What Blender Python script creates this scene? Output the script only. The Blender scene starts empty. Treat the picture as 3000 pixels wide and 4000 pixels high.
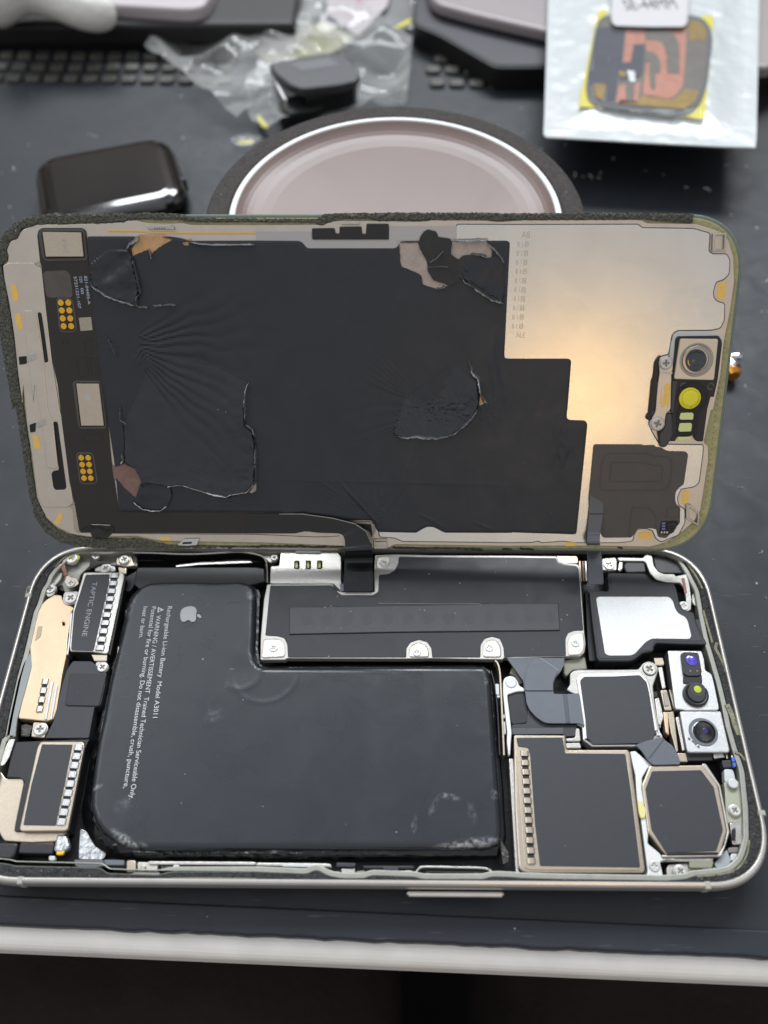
import bpy, bmesh, math, random
import numpy as np
from mathutils import Matrix, Vector, noise
from mathutils.geometry import tessellate_polygon, delaunay_2d_cdt

S = 0.001            # meshes are drawn in millimetres
MAT_Z = 9.0          # rim of the phone body stands this many mm above the work mat
# ------------------------------------------------------------------ camera
FPX = 3307.147
R = np.array([[0.9999437506766984, 0.007965242243117688, -0.007003598976618162],
              [0.0026980996771412864, -0.8296247097645209, -0.5583149301301794],
              [-0.010257472434720144, 0.5582646288850327, -0.829599534953527]])
CAM = np.array([5.58478, -69.25636, 173.88379 + MAT_Z])
scene = bpy.context.scene
cd = bpy.data.cameras.new('camera'); cam = bpy.data.objects.new('camera', cd)
scene.collection.objects.link(cam); scene.camera = cam
cam.matrix_world = Matrix(((R[0][0], -R[1][0], -R[2][0], CAM[0]*S), (R[0][1], -R[1][1], -R[2][1], CAM[1]*S),
                           (R[0][2], -R[1][2], -R[2][2], CAM[2]*S), (0, 0, 0, 1)))
cd.sensor_width = 36; cd.lens = FPX/4000*36; cd.clip_start = 0.005; cd.clip_end = 20
cd.dof.use_dof = True; cd.dof.focus_distance = 0.186; cd.dof.aperture_fstop = 10.5
# ------------------------------------------------------------------ world and lamps
w = bpy.data.worlds.new('World'); scene.world = w; w.use_nodes = True
nt = w.node_tree; nt.nodes.clear()
out = nt.nodes.new('ShaderNodeOutputWorld'); bgn = nt.nodes.new('ShaderNodeBackground')
tc = nt.nodes.new('ShaderNodeTexCoord'); sp = nt.nodes.new('ShaderNodeSeparateXYZ')
def ramp(stops):
    mp = nt.nodes.new('ShaderNodeMapRange'); mp.inputs['From Min'].default_value = -1; mp.inputs['From Max'].default_value = 1
    nt.links.new(sp.outputs['Z'], mp.inputs['Value']); r = nt.nodes.new('ShaderNodeValToRGB'); nt.links.new(mp.outputs[0], r.inputs[0])
    el = r.color_ramp.elements; el[0].position, el[1].position = 0.0, 1.0
    el[0].color = stops[0][1]+(1,); el[1].color = stops[-1][1]+(1,)
    for p_, c_ in stops[1:-1]: el.new(p_).color = c_+(1,)
    return r.outputs[0]
nt.links.new(tc.outputs['Generated'], sp.inputs[0])
near = ramp([(0, (.10, .10, .10)), (.45, (.22, .22, .22)), (.57, (.58, .575, .57)), (.64, (.78, .77, .755)), (.76, (.74, .735, .735)), (.9, (.66, .69, .74)), (1, (.85, .90, .97))])     # room behind the camera
far = ramp([(0, (.10, .10, .10)), (.48, (.10, .095, .09)), (.60, (.12, .10, .085)), (.74, (.22, .20, .185)), (.84, (.50, .51, .53)), (.93, (.80, .84, .90)), (1, (.85, .90, .97))])    # dim room beyond the desk
ymap = nt.nodes.new('ShaderNodeMapRange'); ymap.inputs['From Min'].default_value = -.15; ymap.inputs['From Max'].default_value = .35
nt.links.new(sp.outputs['Y'], ymap.inputs['Value'])
mixw = nt.nodes.new('ShaderNodeMix'); mixw.data_type = 'RGBA'; nt.links.new(ymap.outputs[0], mixw.inputs['Factor'])
nt.links.new(near, mixw.inputs['A']); 
pn = nt.nodes.new('ShaderNodeTexNoise'); pn.inputs['Scale'].default_value = 2.6; pn.inputs['Detail'].default_value = 2; nt.links.new(tc.outputs['Generated'], pn.inputs['Vector'])
pr_ = nt.nodes.new('ShaderNodeMapRange'); pr_.inputs['From Min'].default_value = .38; pr_.inputs['From Max'].default_value = .62; pr_.inputs['To Min'].default_value = .35; pr_.inputs['To Max'].default_value = 1.9
nt.links.new(pn.outputs[0], pr_.inputs['Value']); vm_ = nt.nodes.new('ShaderNodeVectorMath'); vm_.operation = 'SCALE'
nt.links.new(far, vm_.inputs[0]); nt.links.new(pr_.outputs[0], vm_.inputs['Scale'])       # noise patches added to vary the brightness reflected from beyond the desk
nt.links.new(vm_.outputs[0], mixw.inputs['B'])
nt.links.new(mixw.outputs['Result'], bgn.inputs[0]); bgn.inputs[1].default_value = 0.82
nt.links.new(bgn.outputs[0], out.inputs[0])

def area(name, loc, target, sx, sy, power, col):
    l = bpy.data.lights.new(name, 'AREA'); l.shape = 'RECTANGLE'; l.size = sx; l.size_y = sy
    l.energy = power; l.color = col
    o = bpy.data.objects.new(name, l); scene.collection.objects.link(o)
    o.location = loc; o.rotation_euler = (Vector(target)-Vector(loc)).to_track_quat('-Z', 'Y').to_euler()
    return o
area('ceiling_light', (0.15, 1.35, 1.40), (0, 0.05, 0), 1.5, 0.5, 42, (0.93, 0.97, 1.0))
area('ceiling_light', (-1.1, 0.5, 1.50), (0, 0, 0), 1.2, 0.60, 9, (0.95, 0.98, 1.0))
area('added_warm_lamp', (0.155, -0.463, 0.323), (0.046, 0.055, 0.042), 0.070, 0.085, 0.12, (1.0, 0.55, 0.10))  # unseen lamp added to give the cover plate its amber reflection
scene.view_settings.view_transform = 'Standard'; scene.view_settings.look = 'None'
scene.view_settings.exposure = 0.0; scene.view_settings.gamma = 1.0
scene.view_settings.use_curve_mapping = False
scene.cycles.max_bounces = 8; scene.cycles.transparent_max_bounces = 12
scene.cycles.caustics_reflective = False; scene.cycles.caustics_refractive = False
scene.cycles.sample_clamp_indirect = 4

# ------------------------------------------------------------------ measuring helpers
K_ = 1.659
CROPS = {'X': (0, 0, K_), 'Y': (1000, 0, K_), 'Z': (2000, 0, K_), 'J': (0, 800, K_), 'K': (1000, 800, K_), 'L': (2000, 800, K_),
         'M': (0, 1500, K_), 'N': (1000, 1500, K_), 'O': (2000, 1500, K_), 'E': (0, 2100, K_), 'F': (1000, 2100, K_), 'G': (2000, 2100, K_),
         'A': (0, 2800, K_), 'B': (1000, 2800, K_), 'C': (2000, 2800, K_), 'W': (0, 3400, 1.106), 'V': (1500, 3400, 1.106),
         'e': (0, 2120, 3.318), 'c': (1900, 2450, 3.318), 'g': (2500, 2500, 3.318), 'h': (2500, 3000, 3.318), 'p': (0, 0, 1.0),
         'j': (150, 880, 5.53)}
RP = np.array([[0.9998993, 0.00029249, -0.01418565], [-0.01129577, 0.62143035, -0.78338798], [0.00858626, 0.78346935, 0.6213711]])
TP = np.array([0.1384182, 56.7871033, 33.7862561 + MAT_Z])

def pix(s):
    cur = 'p'; out = []
    for t in s.replace(';', ' ').split():
        if t in CROPS: cur = t; continue
        u, v = t.split(','); ox, oy, k = CROPS[cur]
        out.append((ox+float(u)/k, oy+float(v)/k))
    return out
def ray(u, v): return R.T @ np.array([(u-1500)/FPX, (v-2000)/FPX, 1.0])
def on_level(u, v, z):                # z in mm above the mat
    d = ray(u, v); s = (z-CAM[2])/d[2]; q = CAM+s*d; return (q[0], q[1])
def on_panel(u, v, h):
    n = RP[:, 2]; o = TP+n*h; d = ray(u, v); s = ((o-CAM) @ n)/(d @ n); q = RP.T @ (CAM+s*d-TP); return (q[0], q[1])
class Plane: pass
HS = Plane(); HS.f = lambda u, v, h: on_level(u, v, MAT_Z+h); HS.base = MAT_Z      # levels measured from the rim
PN = Plane(); PN.f = on_panel; PN.base = 0.0                                        # levels measured from the panel's back
MT = Plane(); MT.f = lambda u, v, h: on_level(u, v, h); MT.base = 0.0              # levels measured from the mat
def tr(s, pl, h): return [pl.f(u, v, h) for u, v in pix(s)]

# ------------------------------------------------------------------ polygon helpers
def sarea(p): return 0.5*sum(p[i][0]*p[(i+1) % len(p)][1]-p[(i+1) % len(p)][0]*p[i][1] for i in range(len(p)))
def clean(p, eps=0.02):
    o = []
    for q in p:
        if not o or math.hypot(q[0]-o[-1][0], q[1]-o[-1][1]) > eps: o.append(q)
    while len(o) > 3 and math.hypot(o[0][0]-o[-1][0], o[0][1]-o[-1][1]) < eps: o.pop()
    return o
def fillet(p, r, n=4):
    if r <= 0: return p
    m = len(p); o = []
    for i in range(m):
        a, b, c = p[i-1], p[i], p[(i+1) % m]
        v1 = (a[0]-b[0], a[1]-b[1]); v2 = (c[0]-b[0], c[1]-b[1])
        l1 = math.hypot(*v1); l2 = math.hypot(*v2)
        if l1 < 1e-6 or l2 < 1e-6: continue
        d = min(r, l1*0.45, l2*0.45)
        ca = (v1[0]*v2[0]+v1[1]*v2[1])/(l1*l2)
        if ca < -0.995: o.append(b); continue
        p0 = (b[0]+v1[0]/l1*d, b[1]+v1[1]/l1*d); p2 = (b[0]+v2[0]/l2*d, b[1]+v2[1]/l2*d)
        for k in range(n+1):
            t = k/n
            o.append(((1-t)**2*p0[0]+2*t*(1-t)*b[0]+t*t*p2[0], (1-t)**2*p0[1]+2*t*(1-t)*b[1]+t*t*p2[1]))
    return o
def offset(p, d):                     # towards the left of the walking direction
    m = len(p); o = []
    for i in range(m):
        a, b, c = p[i-1], p[i], p[(i+1) % m]
        n1 = (-(b[1]-a[1]), b[0]-a[0]); n2 = (-(c[1]-b[1]), c[0]-b[0])
        l1 = math.hypot(*n1) or 1; l2 = math.hypot(*n2) or 1
        n1 = (n1[0]/l1, n1[1]/l1); n2 = (n2[0]/l2, n2[1]/l2)
        sx, sy = n1[0]+n2[0], n1[1]+n2[1]; q = (sx*sx+sy*sy)/2
        k = d/max(q, 0.6)
        o.append((b[0]+sx*k, b[1]+sy*k))
    return o
def rrect(w_, h_, r, n=10, cx=0, cy=0, ex=2.35):
    o = []
    for qx, qy, a0 in ((1, 1, 0), (-1, 1, 90), (-1, -1, 180), (1, -1, 270)):
        for k in range(n+1):
            a = math.radians(a0+90*k/n); c, s = math.cos(a), math.sin(a)
            o.append((cx+qx*(w_/2-r)+r*math.copysign(abs(c)**(2/ex), c), cy+qy*(h_/2-r)+r*math.copysign(abs(s)**(2/ex), s)))
    return clean(o)
def circle(x, y, r, n=28, ry=None): return [(x+r*math.cos(2*math.pi*k/n), y+(ry or r)*math.sin(2*math.pi*k/n)) for k in range(n)]
def inside(P, poly):
    P = np.asarray(P); x, y = P[:, 0], P[:, 1]; res = np.zeros(len(P), bool); m = len(poly)
    for i in range(m):
        x1, y1 = poly[i]; x2, y2 = poly[(i+1) % m]
        if y1 == y2: continue
        c = ((y1 > y) != (y2 > y)) & (x < (x2-x1)*(y-y1)/(y2-y1)+x1)
        res ^= c
    return res

# ------------------------------------------------------------------ materials
def lin(c):
    if isinstance(c, str):
        c = c.lstrip('#'); v = [int(c[i:i+2], 16)/255 for i in (0, 2, 4)]
        return tuple(x/12.92 if x <= 0.04045 else ((x+0.055)/1.055)**2.4 for x in v)+(1,)
    return tuple(c)+(1,)
MATS = {}
def mat(name, col, rough=0.5, metal=0.0, var=0.0, vscale=1.0, bump=0.0, bscale=4.0, speck=0.0, sscale=0.5, spec=0.5, coat=0.0,
        col2=None, aniso=0.0, emit=None, alpha=1.0, trans=0.0, rvar=0.0, bstretch=None):
    if name in MATS: return MATS[name]
    m = bpy.data.materials.new(name); m.use_nodes = True; nt = m.node_tree; L = nt.links.new
    b = nt.nodes['Principled BSDF']
    b.inputs['Base Color'].default_value = lin(col); b.inputs['Roughness'].default_value = rough
    b.inputs['Metallic'].default_value = metal; b.inputs['Specular IOR Level'].default_value = spec
    b.inputs['Coat Weight'].default_value = coat; b.inputs['Coat Roughness'].default_value = 0.1
    b.inputs['Alpha'].default_value = alpha; b.inputs['Transmission Weight'].default_value = trans
    if emit: b.inputs['Emission Color'].default_value = lin(emit[0]); b.inputs['Emission Strength'].default_value = emit[1]
    t = nt.nodes.new('ShaderNodeTexCoord')
    def nz(scale, det=5, dist=0.0, stretch=None):
        n = nt.nodes.new('ShaderNodeTexNoise'); n.inputs['Scale'].default_value = 1; n.inputs['Detail'].default_value = det
        n.inputs['Distortion'].default_value = dist
        mp = nt.nodes.new('ShaderNodeMapping'); mp.inputs['Scale'].default_value = [1000*scale*k for k in (stretch or (1, 1, 1))]
        L(t.outputs['Object'], mp.inputs['Vector']); L(mp.outputs[0], n.inputs['Vector']); return n
    last = None
    if var > 0:
        n = nz(vscale, 6, 0.6); r = nt.nodes.new('ShaderNodeMapRange'); r.inputs['From Min'].default_value = .3; r.inputs['From Max'].default_value = .7
        L(n.outputs[0], r.inputs['Value'])
        mx = nt.nodes.new('ShaderNodeMix'); mx.data_type = 'RGBA'; L(r.outputs[0], mx.inputs['Factor'])
        c = lin(col); mx.inputs['A'].default_value = tuple(min(1, x*(1-var)) for x in c[:3])+(1,)
        mx.inputs['B'].default_value = lin(col2) if col2 else tuple(min(1, x*(1+var)) for x in c[:3])+(1,)
        last = mx.outputs['Result']
    if speck > 0:
        vo = nt.nodes.new('ShaderNodeTexVoronoi'); mp = nt.nodes.new('ShaderNodeMapping'); mp.inputs['Scale'].default_value = [1000*sscale]*3
        L(t.outputs['Object'], mp.inputs['Vector']); L(mp.outputs[0], vo.inputs['Vector']); vo.inputs['Scale'].default_value = 1
        lt = nt.nodes.new('ShaderNodeMath'); lt.operation = 'LESS_THAN'; L(vo.outputs['Distance'], lt.inputs[0])
        sx = nt.nodes.new('ShaderNodeSeparateColor'); L(vo.outputs['Color'], sx.inputs[0])
        pw = nt.nodes.new('ShaderNodeMath'); pw.operation = 'POWER'; L(sx.outputs[0], pw.inputs[0]); pw.inputs[1].default_value = 5
        ml = nt.nodes.new('ShaderNodeMath'); ml.operation = 'MULTIPLY'; L(pw.outputs[0], ml.inputs[0]); ml.inputs[1].default_value = 0.13*min(1, speck*1.5)
        L(ml.outputs[0], lt.inputs[1])
        m2 = nt.nodes.new('ShaderNodeMath'); m2.operation = 'MULTIPLY'; L(lt.outputs[0], m2.inputs[0]); m2.inputs[1].default_value = min(1, speck)
        mx = nt.nodes.new('ShaderNodeMix'); mx.data_type = 'RGBA'; L(m2.outputs[0], mx.inputs['Factor'])
        if last: L(last, mx.inputs['A'])
        else: mx.inputs['A'].default_value = lin(col)
        mx.inputs['B'].default_value = (0.5, 0.5, 0.5, 1); last = mx.outputs['Result']
    if last: L(last, b.inputs['Base Color'])
    if rvar > 0:
        n = nz(0.12, 4, 0.8); r = nt.nodes.new('ShaderNodeMapRange'); r.inputs['From Min'].default_value = .3; r.inputs['From Max'].default_value = .7
        r.inputs['To Min'].default_value = max(0, rough-rvar); r.inputs['To Max'].default_value = min(1, rough+rvar)
        L(n.outputs[0], r.inputs['Value']); L(r.outputs[0], b.inputs['Roughness'])
    if bump > 0:
        n = nz(bscale, 4, 0, bstretch); bp = nt.nodes.new('ShaderNodeBump'); bp.inputs['Strength'].default_value = 1.0
        bp.inputs['Distance'].default_value = bump*S
        L(n.outputs[0], bp.inputs['Height']); L(bp.outputs[0], b.inputs['Normal'])
    MATS[name] = m; return m
steel = mat('brushed_steel', '#b9b6b1', 0.34, 1.0, var=.08, vscale=2, bump=.05, bscale=5)
brightsteel = mat('etched_steel', '#bcbdbe', 0.40, 0.95, var=.12, vscale=6, bump=.06, bscale=6)
whitesteel = mat('pale_zinc', '#b4b2ad', 0.45, 0.7, var=.08, vscale=1.2, bump=.04, bscale=3)
tan = mat('champagne_plate', '#c9c0b5', 0.36, 0.85, var=.05, vscale=.25, bump=.012, bscale=9)
tan2 = mat('copper_tinted_shield', '#c9b296', 0.40, 0.7, var=.06, vscale=.3, bump=.02, bscale=8)
cream = mat('cream_steel_frame', '#b3a797', 0.36, 0.8, var=.06, vscale=2, bump=.02, bscale=5)
film = mat('black_satin_film', '#272b32', 0.40, 0, spec=.42, var=.10, vscale=.15, bump=.010, bscale=7, speck=.3, sscale=.6, rvar=.05)
shieldfilm = mat('black_shield_film', '#23252b', 0.42, 0, spec=.4, var=.06, vscale=.6, bump=.02, bscale=8, speck=.6, sscale=.7, rvar=.06)
label = mat('matt_black_label', '#2b2d33', 0.5, 0, var=.05, vscale=1, bump=.01, bscale=9, speck=.35, sscale=.35)
blackpl = mat('black_plastic', '#1b1c20', 0.45, 0, var=.1, vscale=.5, bump=.015, bscale=6)
deep = mat('deep_black', '#0b0b0c', 0.5)
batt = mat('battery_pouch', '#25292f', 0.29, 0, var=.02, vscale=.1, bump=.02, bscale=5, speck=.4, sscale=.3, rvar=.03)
wrap = mat('glossy_black_wrapper', '#090a0d', 0.22, 0, bump=.25, bscale=.45)
flexd = mat('dark_brown_flex', '#221e1c', 0.42, 0, var=.12, vscale=.3, bump=.02, bscale=4, speck=.4, sscale=.5)
flexg = mat('grey_flex', '#5b6068', 0.40, 0, var=.06, vscale=.4, bump=.01, bscale=8)
flexw = mat('warm_grey_flex', '#4d4845', 0.45, 0, var=.06, vscale=.3, bump=.02, bscale=8)
flexb = mat('glossy_black_flex', '#121316', 0.22, 0, bump=.06, bscale=1.0, bstretch=(3.2, .05, .05))
gold = mat('gold_pad', '#e8b23a', 0.38, .75, bump=.01, bscale=4)
goldmatt = mat('ochre_pad', '#efc468', 0.5, .15, var=.05)
felt = mat('black_felt_tape', '#5a5a53', 0.9, 0, var=.55, vscale=2.2, bump=.4, bscale=2.6, speck=.8, sscale=1.0, spec=.2)
gasket = mat('dark_gasket', '#2f2f30', 0.6, 0, var=.6, vscale=1.3, bump=.4, bscale=2.2, speck=.7, sscale=1.2, spec=.3)
adhes = mat('yellowed_adhesive', '#a39d72', 0.35, 0, var=.18, vscale=.8, bump=.03, bscale=2)
glassm = mat('black_cover_glass', '#050506', 0.06, 0, spec=.6)
glassedge = mat('green_grey_glass_edge', '#6f7b70', 0.18, 0, spec=.6)
white_ink = mat('grey_white_ink', '#9fa2a6', 0.6)
ink_pale = mat('pale_blue_ink', '#b9c4d6', 0.5)
ink_faint = mat('faint_grey_ink', '#b9b4ab', 0.35, .8)
titan = mat('titanium_frame', '#dfdbd6', 0.33, 0.8, var=.04, vscale=.3, bump=.01, bscale=8)
sidem = mat('dark_bronze_side', '#6a655f', 0.34, 0.9)
antenna = mat('antenna_resin', '#9f9f96', 0.5)
lipm = mat('grey_green_lip', '#96968e', 0.45, 0.35, var=.08, vscale=.6, bump=.02, bscale=3)
brass = mat('brass_spring', '#b08a55', 0.35, .8)
copper = mat('copper_brown', '#7b5c50', 0.4, .5)
lensm = mat('lens_glass', '#06070b', 0.04, 0, coat=1)
purple = mat('violet_coated_lens', '#5a4bc4', 0.12, .3, coat=1)
limey = mat('lime_window', '#b3c033', 0.2, .1, coat=1)
yellowd = mat('yellow_diffuser', '#e6dc1e', 0.35, 0, coat=.3)
paleyel = mat('pale_yellow_window', '#d6dd96', 0.3, 0)
bluepart = mat('blue_capacitor', '#4b66c0', 0.35)
torn = mat('torn_backing', '#b0a49c', 0.5, 0.35, var=.12, vscale=.6, bump=.12, bscale=2.5)
tornwarm = mat('bared_copper_backing', '#c79e72', 0.5, .4, var=.12, vscale=.6, bump=.1, bscale=2)
tornpink = mat('bared_rose_backing', '#84685f', 0.5, .3, var=.12, vscale=.6, bump=.1, bscale=1.5)
edgewhite = mat('stretched_edge', '#c2c2c0', 0.45, 0, bump=.05, bscale=4)
foil = mat('crumpled_foil', '#b3b6b8', 0.25, .7, bump=.3, bscale=.8)
palepl = mat('milky_tab', '#c3c6c6', 0.4, .1)

# ------------------------------------------------------------------ object helpers
COL = scene.collection
def link(name, me, parent=None):
    o = bpy.data.objects.new(name, me); COL.objects.link(o)
    if parent: o.parent = parent
    return o
def finish(bm, name, mats, parent=None, ang=38, smooth=True):
    bmesh.ops.recalc_face_normals(bm, faces=bm.faces[:])
    lim = math.radians(ang)
    for f in bm.faces:
        if not f.tag: f.smooth = smooth
    for ed in bm.edges:
        if len(ed.link_faces) == 2:
            try: ed.smooth = ed.calc_face_angle() < lim
            except ValueError: pass
    bmesh.ops.scale(bm, vec=(S, S, S), verts=bm.verts[:])
    me = bpy.data.meshes.new(name); bm.to_mesh(me); bm.free()
    for m in (mats if isinstance(mats, (list, tuple)) else [mats]): me.materials.append(m)
    return link(name, me, parent)
def prism(bm, outer, holes, z0, z1, bev=0.0, seg=2, mi=0, bottom=True, cham=False):
    outer = clean(outer)
    if sarea(outer) < 0: outer = outer[::-1]
    hs = []
    for h in holes:
        h = clean(h)
        hs.append(h[::-1] if sarea(h) > 0 else h)
    loops = [outer]+hs
    prof = [(0, z0)]
    bev = min(bev, (z1-z0)*0.9)
    if bev > 0:
        for k in range(seg+1):
            a = math.pi/2*k/seg; prof.append((bev*(1-math.cos(a)), z1-bev+bev*math.sin(a)))
    else: prof.append((0, z1))
    rings = []
    for lp in loops:
        rr = []
        for ins, z in prof:
            q = offset(lp, ins) if ins > 0 else lp
            rr.append([bm.verts.new((x, y, z)) for x, y in q])
        rings.append(rr)
        for a, b in zip(rr[:-1], rr[1:]):
            n = len(a)
            for i in range(n):
                f = bm.faces.new((a[i], a[(i+1) % n], b[(i+1) % n], b[i])); f.material_index = mi
    for idx in ([0, -1] if bottom else [-1]):
        flat = []; polys = []
        for rr in rings:
            polys.append([Vector((v.co.x, v.co.y, 0)) for v in rr[idx]]); flat += rr[idx]
        for t in tessellate_polygon(polys):
            try:
                f = bm.faces.new([flat[i] for i in t]); f.material_index = mi; f.tag = True; f.smooth = False
            except ValueError: pass
def slab(name, s, h, th, m, parent, pl=HS, bev=0.12, rc=0.25, holes=(), seg=2):
    o = fillet(clean(tr(s, pl, h) if isinstance(s, str) else s), rc)
    hh = [fillet(clean(tr(x, pl, h) if isinstance(x, str) else x), rc*.7) for x in holes]
    bm = bmesh.new(); prism(bm, o, hh, pl.base+h-th, pl.base+h, bev, seg)
    return finish(bm, name, m, parent)
def bandpoly(p, w_, closed=False):
    if closed: return offset(p, w_/2), offset(p, -w_/2)
    a, b = [], []
    for i in range(len(p)):
        q0 = p[max(0, i-1)]; q1 = p[min(len(p)-1, i+1)]
        d = (q1[0]-q0[0], q1[1]-q0[1]); l = math.hypot(*d) or 1; n = (-d[1]/l*w_/2, d[0]/l*w_/2)
        a.append((p[i][0]+n[0], p[i][1]+n[1])); b.append((p[i][0]-n[0], p[i][1]-n[1]))
    return a+b[::-1]
def smoothline(p, it=2):
    for _ in range(it):
        o = [p[0]]
        for a, b in zip(p[:-1], p[1:]):
            o.append((a[0]*.75+b[0]*.25, a[1]*.75+b[1]*.25)); o.append((a[0]*.25+b[0]*.75, a[1]*.25+b[1]*.75))
        o.append(p[-1]); p = o
    return p
def strip(name, s, width, h, th, m, parent, pl=HS, bev=0.08, sm=2):
    p = smoothline(clean(tr(s, pl, h) if isinstance(s, str) else s), sm)
    bm = bmesh.new(); prism(bm, clean(bandpoly(p, width), .005), [], pl.base+h-th, pl.base+h, bev, 2)
    return finish(bm, name, m, parent)
def tube(bm, pts, r, n=8, mi=0, caps=True):
    rings = []; k = len(pts)
    for i, p in enumerate(pts):
        d = (Vector(pts[min(k-1, i+1)])-Vector(pts[max(0, i-1)])).normalized()
        u = d.cross(Vector((0, 0, 1)));
        if u.length < .05: u = d.cross(Vector((0, 1, 0)))
        u.normalize(); v = u.cross(d); rr = r[i] if isinstance(r, (list, tuple)) else r
        rings.append([bm.verts.new(Vector(p)+rr*(math.cos(2*math.pi*j/n)*u+math.sin(2*math.pi*j/n)*v)) for j in range(n)])
    for a, b in zip(rings[:-1], rings[1:]):
        for j in range(n):
            f = bm.faces.new((a[j], a[(j+1) % n], b[(j+1) % n], b[j])); f.material_index = mi
    if caps: bm.faces.new(rings[0]); bm.faces.new(rings[-1])
def wire(name, s, r, h, m, parent, pl=HS, jit=0.0):
    p = smoothline(clean(tr(s, pl, h)), 1); bm = bmesh.new()
    rnd = random.Random(len(s))
    pts = [(x+rnd.uniform(-jit, jit), y+rnd.uniform(-jit, jit), pl.base+h) for x, y in p]
    tube(bm, pts, [r*(1 if not jit else rnd.uniform(.15, 1.3)) for _ in pts], 6); return finish(bm, name, m, parent, 60)
def disc(name, s, r, h, th, m, parent, pl=HS, bev=.1, n=28):
    x, y = tr(s, pl, h)[0]; bm = bmesh.new(); prism(bm, circle(x, y, r, n), [], pl.base+h-th, pl.base+h, bev, 3)
    return finish(bm, name, m, parent)
def lathe(bm, cx, cy, prof, n=36, mis=None):
    rings = [[bm.verts.new((cx+r*math.cos(2*math.pi*j/n), cy+r*math.sin(2*math.pi*j/n), z)) for j in range(n)] for r, z in prof]
    for i, (a, b) in enumerate(zip(rings[:-1], rings[1:])):
        for j in range(n):
            f = bm.faces.new((a[j], a[(j+1) % n], b[(j+1) % n], b[j])); f.material_index = mis[i] if mis else 0
    f = bm.faces.new(rings[-1]); f.material_index = mis[-1] if mis else 0
def turned(name, s, prof, m, parent, pl=HS, h=0, mis=None, n=36):
    x, y = tr(s, pl, h)[0]; bm = bmesh.new(); lathe(bm, x, y, [(r, pl.base+h+z) for r, z in prof], n, mis)
    return finish(bm, name, m, parent)
def scuffs_and_glare(m, spots, col=(.32, .33, .35), nscale=.6):
    # lighter noise patches, for wear and for painted glare, at given places (mm, object space) on a surface
    nt = m.node_tree; L = nt.links.new; b = nt.nodes['Principled BSDF']; t = nt.nodes.new('ShaderNodeTexCoord')
    tot = None
    for x, y, rx, ry, a, st in spots:
        mp = nt.nodes.new('ShaderNodeMapping'); mp.vector_type = 'TEXTURE'; mp.inputs['Location'].default_value = (x*S, y*S, 0)
        mp.inputs['Rotation'].default_value = (0, 0, a); mp.inputs['Scale'].default_value = (rx*S, ry*S, 1)
        L(t.outputs['Object'], mp.inputs['Vector']); ln = nt.nodes.new('ShaderNodeVectorMath'); ln.operation = 'LENGTH'
        fl = nt.nodes.new('ShaderNodeVectorMath'); fl.operation = 'MULTIPLY'; fl.inputs[1].default_value = (1, 1, 0); L(mp.outputs[0], fl.inputs[0]); L(fl.outputs[0], ln.inputs[0])
        mr = nt.nodes.new('ShaderNodeMapRange'); mr.interpolation_type = 'SMOOTHSTEP'; mr.inputs['From Min'].default_value = 1; mr.inputs['From Max'].default_value = .2; mr.inputs['To Max'].default_value = st
        L(ln.outputs['Value'], mr.inputs['Value'])
        if tot is None: tot = mr.outputs[0]
        else:
            ad = nt.nodes.new('ShaderNodeMath'); ad.operation = 'ADD'; L(tot, ad.inputs[0]); L(mr.outputs[0], ad.inputs[1]); tot = ad.outputs[0]
    n = nt.nodes.new('ShaderNodeTexNoise'); mp = nt.nodes.new('ShaderNodeMapping'); mp.inputs['Scale'].default_value = [1000*nscale]*3
    L(t.outputs['Object'], mp.inputs['Vector']); L(mp.outputs[0], n.inputs['Vector']); n.inputs['Scale'].default_value = 1; n.inputs['Detail'].default_value = 8; n.inputs['Roughness'].default_value = .7
    mr = nt.nodes.new('ShaderNodeMapRange'); mr.inputs['From Min'].default_value = .42; mr.inputs['From Max'].default_value = .72; L(n.outputs[0], mr.inputs['Value'])
    ml = nt.nodes.new('ShaderNodeMath'); ml.operation = 'MULTIPLY'; ml.use_clamp = True; L(tot, ml.inputs[0]); L(mr.outputs[0], ml.inputs[1])
    mx = nt.nodes.new('ShaderNodeMix'); mx.data_type = 'RGBA'; L(ml.outputs[0], mx.inputs['Factor']); mx.inputs['B'].default_value = col+(1,)
    if b.inputs['Base Color'].is_linked: L(b.inputs['Base Color'].links[0].from_socket, mx.inputs['A'])
    else: mx.inputs['A'].default_value = b.inputs['Base Color'].default_value
    L(mx.outputs['Result'], b.inputs['Base Color'])
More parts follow.
